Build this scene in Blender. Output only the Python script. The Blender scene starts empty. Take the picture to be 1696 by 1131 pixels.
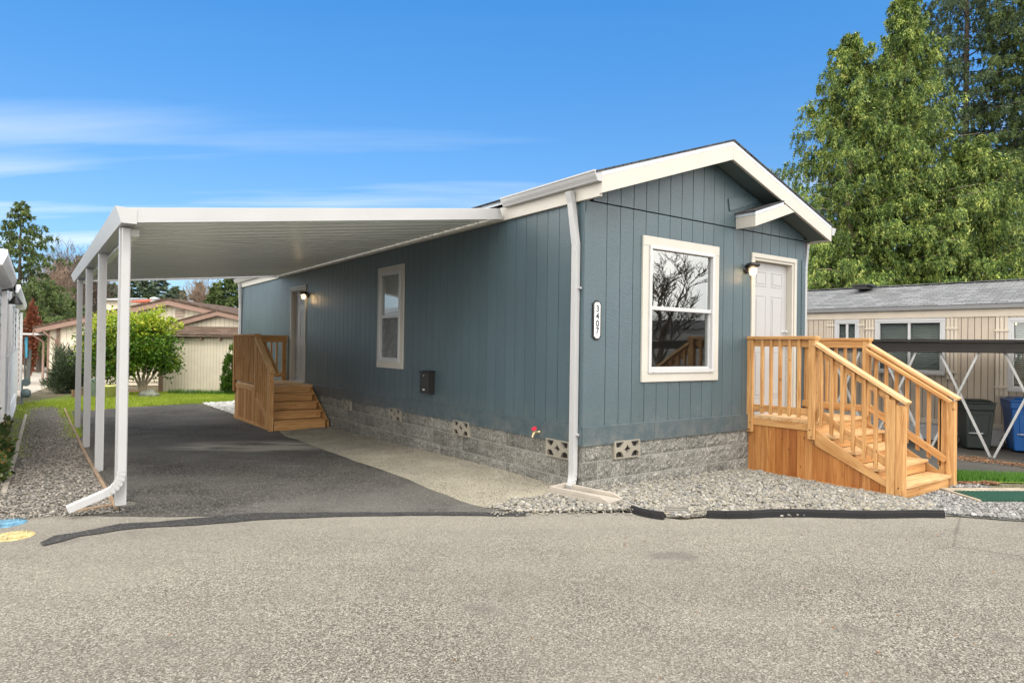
import bpy, bmesh, math, random
import numpy as np
from mathutils import Vector, Matrix, Euler
C = bpy.context.scene.collection
SC = bpy.context.scene
PI = math.pi
rnd = random.Random(7)

# ------------------------------------------------------------------ camera
CF, CYAW, CPIT, CROL = 1089.09, 0.6248, 0.0074, 0.0144      # focal length in px of a 1696 px wide frame
CPOS = Vector((-4.6756, -5.1862, 1.0429))
_F = Vector((math.sin(CYAW)*math.cos(CPIT), math.cos(CYAW)*math.cos(CPIT), math.sin(CPIT)))
_R = Vector((math.cos(CYAW), -math.sin(CYAW), 0)); _U = _R.cross(_F)
_X = _R*math.cos(CROL)+_U*math.sin(CROL); _Y = -_R*math.sin(CROL)+_U*math.cos(CROL)
cam = bpy.data.cameras.new('camera'); camo = bpy.data.objects.new('camera', cam); C.objects.link(camo)
m = Matrix((( _X.x,_Y.x,-_F.x,CPOS.x),(_X.y,_Y.y,-_F.y,CPOS.y),(_X.z,_Y.z,-_F.z,CPOS.z),(0,0,0,1)))
camo.matrix_world = m
cam.sensor_width = 36; cam.lens = 36*CF/1696; cam.clip_end = 3000; cam.clip_start = .05
SC.camera = camo

# ------------------------------------------------------------------ sun, sky, exposure
SUN_AZ = Vector((-0.20, -0.98)).normalized(); SUN_EL = math.radians(52)
sd = Vector((SUN_AZ.x*math.cos(SUN_EL), SUN_AZ.y*math.cos(SUN_EL), math.sin(SUN_EL)))
sl = bpy.data.lights.new('sun', 'SUN'); sl.energy = .8; sl.angle = math.radians(12); sl.color = (1, .94, .84)
so = bpy.data.objects.new('sun', sl); C.objects.link(so)
so.rotation_euler = sd.to_track_quat('Z', 'Y').to_euler(); so.location = (10, -10, 30)
W = bpy.data.worlds.new('World'); SC.world = W; W.use_nodes = True
wn, wl = W.node_tree.nodes, W.node_tree.links
wn.clear()
def wnode(t, **k):
    n = wn.new(t)
    for a, b in k.items(): setattr(n, a, b)
    return n
out = wnode('ShaderNodeOutputWorld'); bg = wnode('ShaderNodeBackground'); bg.inputs['Strength'].default_value = .15
sky = wnode('ShaderNodeTexSky', sky_type='NISHITA', sun_disc=False, sun_elevation=SUN_EL,
            sun_rotation=math.atan2(SUN_AZ.x, SUN_AZ.y), air_density=1.0, dust_density=.5, ozone_density=1.4)
tc = wnode('ShaderNodeTexCoord'); sep = wnode('ShaderNodeSeparateXYZ'); wl.new(tc.outputs['Generated'], sep.inputs[0])
# thin streaky clouds: noise on a plane overhead, stretched across the view
zc = wnode('ShaderNodeMath', operation='MAXIMUM'); wl.new(sep.outputs['Z'], zc.inputs[0]); zc.inputs[1].default_value = .03
za = wnode('ShaderNodeMath', operation='ADD'); wl.new(zc.outputs[0], za.inputs[0]); za.inputs[1].default_value = .10
dv = wnode('ShaderNodeVectorMath', operation='DIVIDE'); wl.new(tc.outputs['Generated'], dv.inputs[0])
cb = wnode('ShaderNodeCombineXYZ')
for i in range(3): wl.new(za.outputs[0], cb.inputs[i])
wl.new(cb.outputs[0], dv.inputs[1])
mp0 = wnode('ShaderNodeMapping'); mp0.inputs['Rotation'].default_value = (0, 0, CYAW); mp = wnode('ShaderNodeMapping'); mp.inputs['Scale'].default_value = (.42, 2.4, 1); mp.inputs['Location'].default_value = (13.3, 4.4, 0)
wl.new(dv.outputs[0], mp0.inputs[0]); wl.new(mp0.outputs[0], mp.inputs[0])
ns = wnode('ShaderNodeTexNoise'); ns.inputs['Scale'].default_value = 1.15; ns.inputs['Detail'].default_value = 7; ns.inputs['Roughness'].default_value = .5
wl.new(mp.outputs[0], ns.inputs['Vector'])
cr = wnode('ShaderNodeValToRGB'); cr.color_ramp.elements[0].position = .49; cr.color_ramp.elements[1].position = .74
wl.new(ns.outputs['Fac'], cr.inputs[0])
hz = wnode('ShaderNodeMapRange'); hz.inputs['From Min'].default_value = .33; hz.inputs['From Max'].default_value = .10
hz.inputs['To Min'].default_value = .02; hz.inputs['To Max'].default_value = .95
wl.new(sep.outputs['Z'], hz.inputs['Value'])
mu = wnode('ShaderNodeMath', operation='MULTIPLY'); wl.new(cr.outputs[0], mu.inputs[0]); wl.new(hz.outputs[0], mu.inputs[1])
# bank of cloud over the road, out of frame, shaped and brightened as fill light
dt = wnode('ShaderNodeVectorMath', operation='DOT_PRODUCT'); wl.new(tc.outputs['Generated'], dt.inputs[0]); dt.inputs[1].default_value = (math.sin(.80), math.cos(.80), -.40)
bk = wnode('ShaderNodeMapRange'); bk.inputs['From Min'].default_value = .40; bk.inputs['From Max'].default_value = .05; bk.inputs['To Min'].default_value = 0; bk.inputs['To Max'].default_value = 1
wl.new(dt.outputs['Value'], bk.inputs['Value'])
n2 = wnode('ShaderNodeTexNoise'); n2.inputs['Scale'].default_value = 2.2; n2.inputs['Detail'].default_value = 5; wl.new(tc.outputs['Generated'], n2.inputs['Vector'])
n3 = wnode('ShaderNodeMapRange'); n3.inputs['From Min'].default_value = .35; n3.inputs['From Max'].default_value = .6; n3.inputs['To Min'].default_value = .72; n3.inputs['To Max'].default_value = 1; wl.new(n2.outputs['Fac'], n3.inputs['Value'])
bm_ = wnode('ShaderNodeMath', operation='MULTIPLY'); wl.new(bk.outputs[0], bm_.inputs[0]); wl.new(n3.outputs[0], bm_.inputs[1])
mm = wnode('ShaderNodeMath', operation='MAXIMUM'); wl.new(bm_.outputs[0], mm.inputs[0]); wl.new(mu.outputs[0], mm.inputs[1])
hs = wnode('ShaderNodeMix', data_type='RGBA', blend_type='MULTIPLY'); hs.inputs[0].default_value = 1; wl.new(sky.outputs[0], hs.inputs[6]); zr_ = wnode('ShaderNodeValToRGB'); e_ = zr_.color_ramp.elements; e_[0].position = .0; e_[0].color = (.36, .44, .58, 1); e_[1].position = .47; e_[1].color = (.25, .66, .95, 1)
e2_ = e_.new(.2); e2_.color = (.35, .53, .67, 1); wl.new(sep.outputs['Z'], zr_.inputs[0]); wl.new(zr_.outputs[0], hs.inputs[7])
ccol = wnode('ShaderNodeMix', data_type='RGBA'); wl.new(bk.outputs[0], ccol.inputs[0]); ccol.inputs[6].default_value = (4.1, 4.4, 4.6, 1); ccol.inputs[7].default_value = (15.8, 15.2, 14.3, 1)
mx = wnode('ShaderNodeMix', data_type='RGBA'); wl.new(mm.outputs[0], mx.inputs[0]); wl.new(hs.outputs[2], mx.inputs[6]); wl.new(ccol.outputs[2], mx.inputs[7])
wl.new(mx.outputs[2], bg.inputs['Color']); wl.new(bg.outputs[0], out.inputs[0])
SC.view_settings.view_transform = 'Standard'; SC.view_settings.look = 'None'; SC.view_settings.gamma = 1
SC.view_settings.exposure = 0.78

# ------------------------------------------------------------------ helpers
def ray(px, py):
    a = px-848; b = py-565.5
    u = a*math.cos(CROL)+b*math.sin(CROL); v = -a*math.sin(CROL)+b*math.cos(CROL)
    return _F+_R*(u/CF)-_U*(v/CF)
def ss(a, b, t):
    t = min(1, max(0, (t-a)/(b-a))); return t*t*(3-2*t)
def g(x, y):                                     # height of the ground
    return -.50-.10*ss(1, 7, y)-.05*ss(7, 14, y)-.06*ss(2, 3.5, x)-.30*ss(4.6, 10, x)
def gp(px, py, off=0):                           # ground point seen at a photo pixel
    z = -.5; r = ray(px, py)
    for _ in range(12):
        t = (z-CPOS.z)/r.z; p = CPOS+r*t; z = g(p.x, p.y)+off
    return (p.x, p.y)
FH = Vector((math.sin(CYAW), math.cos(CYAW), 0))
def at(px, py, depth):
    r = ray(px, py); t = depth/(r.x*FH.x+r.y*FH.y); return CPOS+r*t

def tag(o, label=None, cat=None, group=None, kind=None):
    if label: o['label'] = label
    if cat: o['category'] = cat
    if group: o['group'] = group
    if kind: o['kind'] = kind
    return o
def thing(name, label, cat, loc=(0, 0, 0), rz=0, group=None):
    o = bpy.data.objects.new(name, None); o.empty_display_size = .2; C.objects.link(o)
    o.location = loc; o.rotation_euler = (0, 0, rz)
    return tag(o, label, cat, group)
def copy_tree(o, parent=None):
    c = o.copy(); C.objects.link(c); c.parent = parent
    for ch in [x for x in bpy.data.objects if x.parent == o]: copy_tree(ch, c)
    return c

class MB:                                        # collects shapes, links them as one mesh
    def __init__(s): s.v = []; s.f = []; s.uv = []; s.sm = []
    def face(s, pts, uv=None, smooth=False):
        b = len(s.v); s.v += [tuple(p) for p in pts]; s.f.append(tuple(range(b, b+len(pts))))
        s.uv += uv if uv else [(p[0], p[1]) for p in pts]; s.sm.append(smooth)
    def hexa(s, P, L=None, rot=None):            # 8 corners: bottom 4 (ccw), top 4
        b = len(s.v); s.v += [tuple(p) for p in P]
        d = [(Vector(P[1])-Vector(P[0])).length, (Vector(P[3])-Vector(P[0])).length, (Vector(P[4])-Vector(P[0])).length]
        ax = d.index(max(d)); ou, ov = rnd.random()*50, rnd.random()*50
        loc = [(0,0,0),(1,0,0),(1,1,0),(0,1,0),(0,0,1),(1,0,1),(1,1,1),(0,1,1)]
        for q in ((0,3,2,1),(4,5,6,7),(0,1,5,4),(1,2,6,5),(2,3,7,6),(3,0,4,7)):
            s.f.append(tuple(b+i for i in q)); s.sm.append(False)
            for i in q:
                c = [loc[i][k]*d[k] for k in range(3)]; o = [k for k in range(3) if k != ax]
                s.uv.append((c[ax]+ou, c[o[0]]+c[o[1]]+ov))
    def box(s, x0, x1, y0, y1, z0, z1):
        s.hexa([(x0,y0,z0),(x1,y0,z0),(x1,y1,z0),(x0,y1,z0),(x0,y0,z1),(x1,y0,z1),(x1,y1,z1),(x0,y1,z1)])
    def bar(s, p0, p1, w, h, up=(0, 0, 1)):      # rectangular bar from p0 to p1, w sideways, h along up
        p0, p1 = Vector(p0), Vector(p1); d = (p1-p0).normalized(); sd_ = d.cross(Vector(up)).normalized(); u = sd_.cross(d)
        a, b = sd_*w/2, u*h/2
        s.hexa([p0-a-b, p0+a-b, p0+a+b, p0-a+b, p1-a-b, p1+a-b, p1+a+b, p1-a+b])
    def prism(s, poly, d):                       # polygon (3-D pts) extruded by vector d
        n = len(poly); P = [Vector(p) for p in poly]; Q = [p+Vector(d) for p in P]; b = len(s.v)
        s.v += [tuple(p) for p in P+Q]
        nrm = Vector((0, 0, 0))
        for i in range(n): nrm += P[i].cross(P[(i+1) % n])
        fl = nrm.dot(Vector(d)) > 0
        def add(ix):
            s.f.append(tuple(b+i for i in ix)); s.sm.append(False)
            for i in ix:
                q = (P+Q)[i]; s.uv.append((q.x+q.y*.7, q.z+q.y*.3))
        a = list(range(n)); c = list(range(n, 2*n))
        add(a[::-1] if fl else a); add(c if fl else c[::-1])
        for i in range(n):
            j = (i+1) % n; q = (i, j, n+j, n+i); add(q if fl else q[::-1])
    def tube(s, pts, r, seg=10, caps=True, sx=1, sy=1):
        pts = [Vector(p) for p in pts]; rr = r if isinstance(r, (list, tuple)) else [r]*len(pts); rings = []
        n = None
        for i, p in enumerate(pts):
            d = (pts[min(i+1, len(pts)-1)]-pts[max(i-1, 0)]).normalized()
            if n is None: n = d.cross(Vector((0, 0, 1))) if abs(d.z) < .95 else d.cross(Vector((1, 0, 0)))
            n = (n-d*n.dot(d)).normalized(); t = d.cross(n); b = len(s.v)
            for k in range(seg):
                a = 2*PI*k/seg; s.v.append(tuple(p+n*math.cos(a)*rr[i]*sx+t*math.sin(a)*rr[i]*sy))
            rings.append(b)
        for i in range(len(pts)-1):
            for k in range(seg):
                q = (rings[i]+k, rings[i+1]+k, rings[i+1]+(k+1) % seg, rings[i]+(k+1) % seg)
                s.f.append(q[::-1]); s.sm.append(True); s.uv += [(i, k/seg)]*4
        if caps:
            s.f.append(tuple(rings[0]+k for k in range(seg))); s.sm.append(False); s.uv += [(0, 0)]*seg
            s.f.append(tuple(rings[-1]+k for k in range(seg))[::-1]); s.sm.append(False); s.uv += [(0, 0)]*seg
    def lathe(s, c, prof, seg=16):
        b = len(s.v)
        for r, z in prof:
            for k in range(seg): a = 2*PI*k/seg; s.v.append((c[0]+math.cos(a)*max(r, .0004), c[1]+math.sin(a)*max(r, .0004), c[2]+z))
        for i in range(len(prof)-1):
            for k in range(seg): s.f.append((b+i*seg+k, b+i*seg+(k+1) % seg, b+(i+1)*seg+(k+1) % seg, b+(i+1)*seg+k)); s.sm.append(True); s.uv += [(i, k/seg)]*4
    def rect_pipe(s, pts, w, d, flutes=False):   # rectangular pipe along a path, w along path-side axis
        pass
    def build(s, name, mat, parent=None, bevel=0, sharp=True):
        me = bpy.data.meshes.new(name); me.from_pydata(s.v, [], s.f)
        me.polygons.foreach_set('use_smooth', s.sm)
        uvl = me.uv_layers.new(name='UVMap'); uvl.data.foreach_set('uv', [c for t in s.uv for c in t])
        me.materials.append(mat)
        if bevel == 0: me.update()
        o = bpy.data.objects.new(name, me); C.objects.link(o)
        if parent: o.parent = parent
        if bevel:
            b = o.modifiers.new('bevel', 'BEVEL'); b.width = bevel; b.segments = 1; b.limit_method = 'ANGLE'; b.angle_limit = .6
        return o
def raw(name, V, F, mat, parent=None, smooth=False):      # numpy mesh, faces all with the same number of corners
    me = bpy.data.meshes.new(name); V = np.asarray(V, np.float32); F = np.asarray(F, np.int32); n, k = F.shape
    me.vertices.add(len(V)); me.vertices.foreach_set('co', V.ravel())
    me.loops.add(n*k); me.loops.foreach_set('vertex_index', F.ravel())
    me.polygons.add(n); me.polygons.foreach_set('loop_start', np.arange(0, n*k, k, dtype=np.int32))
    me.polygons.foreach_set('use_smooth', np.full(n, smooth))
    me.update(calc_edges=True); me.materials.append(mat)
    o = bpy.data.objects.new(name, me); C.objects.link(o)
    if parent: o.parent = parent
    return o
def plate(name, outer, holes, thick, mtx, mat, parent):    # flat plate with holes from 2-D outlines
    cu = bpy.data.curves.new('tmp', 'CURVE'); cu.dimensions = '2D'; cu.fill_mode = 'BOTH'; cu.extrude = thick/2
    for pl in [outer]+holes:
        sp = cu.splines.new('POLY'); sp.points.add(len(pl)-1); sp.use_cyclic_u = True
        for i, p in enumerate(pl): sp.points[i].co = (p[0], p[1], 0, 1)
    t = bpy.data.objects.new('tmp', cu); me = bpy.data.meshes.new_from_object(t); me.name = name
    bpy.data.objects.remove(t); bpy.data.curves.remove(cu)
    me.transform(mtx); me.materials.clear(); me.materials.append(mat)
    for p in me.polygons: p.use_smooth = False
    o = bpy.data.objects.new(name, me); C.objects.link(o)
    if parent: o.parent = parent
    return o

# ------------------------------------------------------------------ materials
class NM:
    def __init__(s, name, rough=.6, spec=.5, metal=0):
        s.m = bpy.data.materials.new(name); s.m.use_nodes = True; s.n = s.m.node_tree.nodes; s.l = s.m.node_tree.links
        s.b = s.n['Principled BSDF']; s.b.inputs['Roughness'].default_value = rough; s.b.inputs['Metallic'].default_value = metal
        s.b.inputs['Specular IOR Level'].default_value = spec; s.tc = s.n.new('ShaderNodeTexCoord'); s.bh = None
    def coord(s, kind='Object', scale=(1, 1, 1), rot=(0, 0, 0)):
        mp = s.n.new('ShaderNodeMapping'); mp.inputs['Scale'].default_value = scale; mp.inputs['Rotation'].default_value = rot
        s.l.new(s.tc.outputs[kind], mp.inputs[0]); return mp.outputs[0]
    def noise(s, vec, scale, det=3, rough=.55, dist=0):
        t = s.n.new('ShaderNodeTexNoise'); t.inputs['Scale'].default_value = scale; t.inputs['Detail'].default_value = det
        t.inputs['Roughness'].default_value = rough; t.inputs['Distortion'].default_value = dist; s.l.new(vec, t.inputs['Vector']); return t.outputs['Fac']
    def voro(s, vec, scale, out='Distance', feat='F1'):
        t = s.n.new('ShaderNodeTexVoronoi'); t.inputs['Scale'].default_value = scale; t.feature = feat; s.l.new(vec, t.inputs['Vector']); return t.outputs[out]
    def ramp(s, fac, stops):
        r = s.n.new('ShaderNodeValToRGB'); e = r.color_ramp.elements
        while len(e) < len(stops): e.new(.5)
        for i, (p, c) in enumerate(stops): e[i].position = p; e[i].color = (*c, 1) if len(c) == 3 else c
        s.l.new(fac, r.inputs[0]); return r.outputs[0]
    def grey(s, fac, a, b, lo=0, hi=1):
        t = s.n.new('ShaderNodeMapRange'); t.inputs['From Min'].default_value = a; t.inputs['From Max'].default_value = b
        t.inputs['To Min'].default_value = lo; t.inputs['To Max'].default_value = hi; s.l.new(fac, t.inputs[0]); return t.outputs[0]
    def math(s, op, a, b):
        t = s.n.new('ShaderNodeMath'); t.operation = op
        for i, q in enumerate((a, b)):
            if isinstance(q, (int, float)): t.inputs[i].default_value = q
            else: s.l.new(q, t.inputs[i])
        return t.outputs[0]
    def mix(s, fac, a, b, mode='MIX'):
        t = s.n.new('ShaderNodeMix'); t.data_type = 'RGBA'; t.blend_type = mode
        if isinstance(fac, (int, float)): t.inputs[0].default_value = fac
        else: s.l.new(fac, t.inputs[0])
        for i, c in ((6, a), (7, b)):
            if isinstance(c, tuple): t.inputs[i].default_value = (*c, 1)
            else: s.l.new(c, t.inputs[i])
        return t.outputs[2]
    def rand(s):
        gi = s.n.new('ShaderNodeNewGeometry'); return gi.outputs['Random Per Island']
    def color(s, c):
        if isinstance(c, tuple): s.b.inputs['Base Color'].default_value = (*c, 1)
        else: s.l.new(c, s.b.inputs['Base Color'])
    def bump(s, h, strength=.3, dist=.01):
        t = s.n.new('ShaderNodeBump'); t.inputs['Strength'].default_value = strength; t.inputs['Distance'].default_value = dist
        s.l.new(h, t.inputs['Height'])
        if s.bh: s.l.new(s.bh, t.inputs['Normal'])
        s.bh = t.outputs[0]; s.l.new(t.outputs[0], s.b.inputs['Normal'])
def flat(name, c, rough=.5, metal=0, spec=.5, var=.06, bump=0, vs=3.0):
    k = NM(name, rough, spec, metal); v = k.coord()
    n = k.noise(v, vs, 4); a = tuple(x*(1-var) for x in c); b = tuple(min(1, x*(1+var)) for x in c)
    k.color(k.ramp(n, [(.3, a), (.7, b)]))
    if bump: k.bump(k.noise(v, 90, 3), bump, .004)
    return k.m
def siding(name, c):
    k = NM(name, .38, .65); v = k.coord('Object'); big = k.noise(v, .7, 3)
    fine = k.noise(k.coord('Object', (30, 30, 90)), 1, 4, .6, .4)
    d = tuple(x*.86 for x in c); e = tuple(x*1.12 for x in c)
    col = k.ramp(k.math('ADD', k.math('MULTIPLY', big, .6), k.math('MULTIPLY', fine, .4)), [(.35, d), (.65, e)])
    r = k.grey(k.rand(), 0, 1, .93, 1.07)
    cc = k.n.new('ShaderNodeVectorMath'); cc.operation = 'SCALE'; k.l.new(col, cc.inputs[0]); k.l.new(r, cc.inputs['Scale'])
    wv = k.noise(k.coord('Object', (9, 9, .9)), 1.2, 4, .6); st_ = k.mix(k.grey(wv, .35, .7, 0, .35), cc.outputs[0], d); sz = k.n.new('ShaderNodeSeparateXYZ'); k.l.new(k.tc.outputs['Object'], sz.inputs[0])
    dirt = k.math('MULTIPLY', k.grey(sz.outputs[2], .45, -.02, 0, .5), k.grey(k.noise(k.coord('Object', (3, 3, 3)), 2.5, 5, .7), .4, .65, 0, 1)); k.color(k.mix(dirt, st_, (.16, .16, .145))); k.bump(fine, .9, .005); k.bump(k.noise(k.coord('Object', (1.3, 1.3, .5)), 1.6, 2), .35, .03); return k.m
def woodmat(name, cols, rough=.62, knots=True):
    k = NM(name, rough, .3); uv = k.coord('UV', (1, 14, 1)); r = k.rand()
    gr = k.noise(uv, 2.2, 5, .6, .9); base = k.ramp(r, cols)
    dk = k.mix(1, base, (.66, .55, .45), 'MULTIPLY')
    col = k.mix(k.grey(gr, .38, .64, 0, .95), base, dk)
    wv = k.noise(k.coord('UV', (.5, 60, 1)), 2, 2); col = k.mix(k.grey(wv, .5, .75, 0, .25), col, dk)
    if knots:
        kn = k.voro(k.coord('UV', (1, 1.9, 1)), 5.0); kc = k.grey(kn, .05, .115, .9, 0)
        col = k.mix(kc, col, (.13, .055, .02))
    k.color(col); k.bump(gr, .25, .003); return k.m
def gravelmat(name, stops, scale, big, bumpd=.02, bs=1.0, tint=None, cover=.35):
    k = NM(name, .9, .2); v = k.coord(); cell = k.voro(v, scale, 'Color'); sep = k.n.new('ShaderNodeSeparateColor'); k.l.new(cell, sep.inputs[0])
    col = k.ramp(sep.outputs[0], stops); dist = k.voro(v, scale)
    gap = k.grey(dist, .35, .7, 0, .7); col = k.mix(gap, col, tuple(c*.35 for c in stops[0][1]))
    n = k.noise(v, big, 4); col = k.mix(k.grey(n, .45, .7, 0, cover), col, tint or stops[1][1])
    k.color(col); k.bump(k.math('SUBTRACT', 1, dist), bs, bumpd); return k.m
def foliage(name, cols, trans=.3, rough=.55, clump=0):
    k = NM(name, rough, .25)
    base = k.ramp(k.rand() if not clump else k.math('ADD', k.math('MULTIPLY', k.rand(), .42), k.math('MULTIPLY', k.grey(k.noise(k.coord(), clump, 3, .6), .32, .68, 0, 1), .58)), cols)
    n = k.noise(k.coord(), .9, 3); col = k.mix(k.grey(n, .35, .65, 0, .55), base, cols[0][1]); k.color(col)
    tr = k.n.new('ShaderNodeBsdfTranslucent'); k.l.new(col, tr.inputs['Color']); ms = k.n.new('ShaderNodeMixShader'); ms.inputs[0].default_value = trans
    k.l.new(k.b.outputs[0], ms.inputs[1]); k.l.new(tr.outputs[0], ms.inputs[2]); k.l.new(ms.outputs[0], k.n['Material Output'].inputs[0]); return k.m

BLUE = (.050, .082, .097)
M = {}
M['siding'] = siding('painted_blue_siding', BLUE)
M['skirtboard'] = siding('painted_blue_board', (.042, .068, .081))
M['groove'] = flat('groove_shadow_paint', (.03, .05, .06))
M['soffit'] = flat('painted_soffit', (.07, .10, .105), .6, bump=.2)
M['cream'] = flat('cream_trim_paint', (.44, .42, .375), .5, var=.04, bump=.1)
M['white'] = flat('white_trim_paint', (.42, .42, .42), .4, var=.03)
M['lap'] = flat('white_lap_siding', (.84, .84, .85), .5, var=.04)
M['vinyl'] = flat('white_vinyl', (.44, .44, .44), .3, var=.02)
M['alum'] = flat('white_coated_aluminium', (.36, .36, .365), .35, var=.03)
M['flash'] = flat('metal_drip_edge', (.50, .54, .60), .35, metal=.2)
M['black'] = flat('black_metal', (.012, .011, .011), .4)
M['rubber'] = flat('black_rubber', (.006, .006, .007), .85, var=.4, bump=.5)
M['concrete'] = flat('cast_concrete', (.33, .295, .25), .9, var=.12, bump=.4)
CED = [(0, (.41, .195, .06)), (.25, (.53, .29, .10)), (.5, (.34, .14, .038)), (.75, (.46, .23, .075)), (1, (.58, .36, .16))]
M['cedar'] = woodmat('cedar_boards', CED)
M['cedar_d'] = woodmat('cedar_skirt_boards', [(0, (.36, .14, .035)), (.4, (.46, .205, .06)), (.7, (.28, .095, .022)), (1, (.50, .25, .085))])
M['cedar_l'] = woodmat('pale_cedar_boards', [(0, (.66, .46, .24)), (.5, (.72, .52, .30)), (1, (.60, .38, .18))])
M['timber'] = woodmat('edging_timber', [(0, (.27, .19, .12)), (1, (.34, .25, .17))], knots=False)

def roofmat(name, stops, s=1, rot=(0, 0, 0), kind='UV'):
    k = NM(name, .95, .15); br = k.n.new('ShaderNodeTexBrick'); k.l.new(k.coord(kind, (s, s, s), rot), br.inputs['Vector'])
    br.inputs['Scale'].default_value = 1; br.inputs['Brick Width'].default_value = .26; br.inputs['Row Height'].default_value = .13
    br.inputs['Mortar Size'].default_value = .006; br.inputs['Color1'].default_value = (0, 0, 0, 1); br.inputs['Color2'].default_value = (1, 1, 1, 1); br.inputs['Mortar'].default_value = (0, 0, 0, 1)
    br.offset = .37
    n = k.noise(k.coord(), 160, 2); col = k.ramp(br.outputs['Color'], stops)
    col = k.mix(k.grey(n, .35, .7, 0, .5), col, stops[0][1]); col = k.mix(br.outputs['Fac'], col, tuple(c*.35 for c in stops[0][1]))
    k.color(col); k.bump(n, .4, .004); k.bump(k.math('SUBTRACT', 1, br.outputs['Fac']), .5, .01); return k.m
M['shingle'] = roofmat('dark_asphalt_shingles', [(0, (.035, .035, .037)), (1, (.08, .08, .082))])
M['shingle_g'] = roofmat('grey_asphalt_shingles', [(0, (.105, .108, .112)), (.5, (.145, .15, .155)), (1, (.205, .21, .215))])
M['shingle_b'] = roofmat('brown_mossy_shingles', [(0, (.06, .04, .028)), (1, (.14, .095, .07))])

k = NM('split_face_block', .95, .15); v = k.coord()
n1 = k.noise(v, 7, 5, .65); n2 = k.noise(v, 62, 4, .8)
col = k.ramp(k.math('ADD', k.math('MULTIPLY', n1, .2), k.math('MULTIPLY', n2, .8)), [(.36, (.040, .039, .035)), (.49, (.145, .141, .125)), (.66, (.38, .37, .335))])
r = k.grey(k.rand(), 0, 1, .80, 1.18); q = k.n.new('ShaderNodeVectorMath'); q.operation = 'SCALE'; k.l.new(col, q.inputs[0]); k.l.new(r, q.inputs['Scale']); k.color(q.outputs[0])
k.bump(k.noise(v, 16, 5, .7), .6, .016); k.bump(n2, .6, .006); M['block'] = k.m
M['mortar'] = flat('mortar', (.29, .285, .26), .95, bump=.5)
M['ventblock'] = flat('cast_vent_block', (.23, .21, .17), .95, var=.15, bump=.5)

def asphalt(name, stops, patch, patchc, pa=.5, scale=70):
    k = NM(name, .9, .25); v = k.coord(); a = k.voro(v, scale, 'Color'); sp = k.n.new('ShaderNodeSeparateColor'); k.l.new(a, sp.inputs[0])
    f = k.noise(v, scale*1.6, 3, .7); h = k.math('ADD', k.math('MULTIPLY', sp.outputs[0], .45), k.math('MULTIPLY', f, .55))
    col = k.ramp(h, stops); b1 = k.noise(v, .55, 5, .6); b2 = k.noise(v, 1.9, 6, .7, .6)
    col = k.mix(k.grey(b1, .38, .66, 0, pa), col, patchc); col = k.mix(k.grey(b2, .50, .74, 0, .26), col, tuple(c*.62 for c in stops[1][1]))
    k.color(col); k.bump(f, .7, .006); k.bump(b2, .3, .02); return k
k = asphalt('worn_asphalt_road', [(.27, (.022, .020, .016)), (.43, (.118, .109, .090)), (.58, (.172, .160, .135)), (.78, (.44, .415, .35))], 1, (.205, .19, .16), .45, 135)
old = k.b.inputs['Base Color'].links[0].from_socket
dn = k.n.new('ShaderNodeVectorMath'); dn.operation = 'DOT_PRODUCT'; k.l.new(k.tc.outputs['Object'], dn.inputs[0]); dn.inputs[1].default_value = (-.504, -.864, 0)
wob = k.math('ADD', dn.outputs['Value'], k.math('MULTIPLY', k.noise(k.coord(), .8, 4), 1.3))       # metres out from the verge
dust = k.math('MULTIPLY', k.grey(wob, 3.3, 1.0, 0, .62), k.grey(k.noise(k.coord(), 6, 5, .7), .25, .6, .5, 1))
c1 = k.mix(dust, old, (.26, .242, .208)); f2 = k.noise(k.coord(), 260, 2, .7); c1 = k.mix(k.grey(f2, .55, .8, 0, .5), c1, (.07, .065, .055))
ty = k.coord('Object', (1, 1, 1), (0, 0, .53)); t2 = k.n.new('ShaderNodeMapping'); t2.inputs['Scale'].default_value = (.18, 1.5, 1); k.l.new(ty, t2.inputs[0]); c1 = k.mix(k.grey(k.noise(t2.outputs[0], 1.3, 4, .55), .42, .66, 0, .20), c1, (.075, .069, .058))
oil = k.grey(k.noise(k.coord(), 1.7, 2, .4), .68, .76, 0, .55); c1 = k.mix(oil, c1, (.085, .08, .072))
vd = k.voro(k.math('ADD', 0, 0) if False else k.coord('Object', (1, 1, 1)), .55, 'Distance', 'DISTANCE_TO_EDGE'); dd = k.n.new('ShaderNodeTexNoise'); dd.inputs['Scale'].default_value = 5; dd.inputs['Detail'].default_value = 6
crk = k.math('MULTIPLY', k.grey(k.math('ADD', vd, k.math('MULTIPLY', k.math('SUBTRACT', dd.outputs['Fac'], .5), .10)), .012, .0, 0, .55), k.grey(k.noise(k.coord(), .9, 2), .50, .56, 0, 1)); c1 = k.mix(crk, c1, (.05, .045, .04)); k.color(c1)
M['road'] = k.m
k = asphalt('dusty_black_asphalt', [(.27, (.008, .0075, .007)), (.46, (.034, .032, .029)), (.62, (.064, .060, .055)), (.80, (.26, .245, .22))], 1, (.125, .118, .106), .75, 85)
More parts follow.
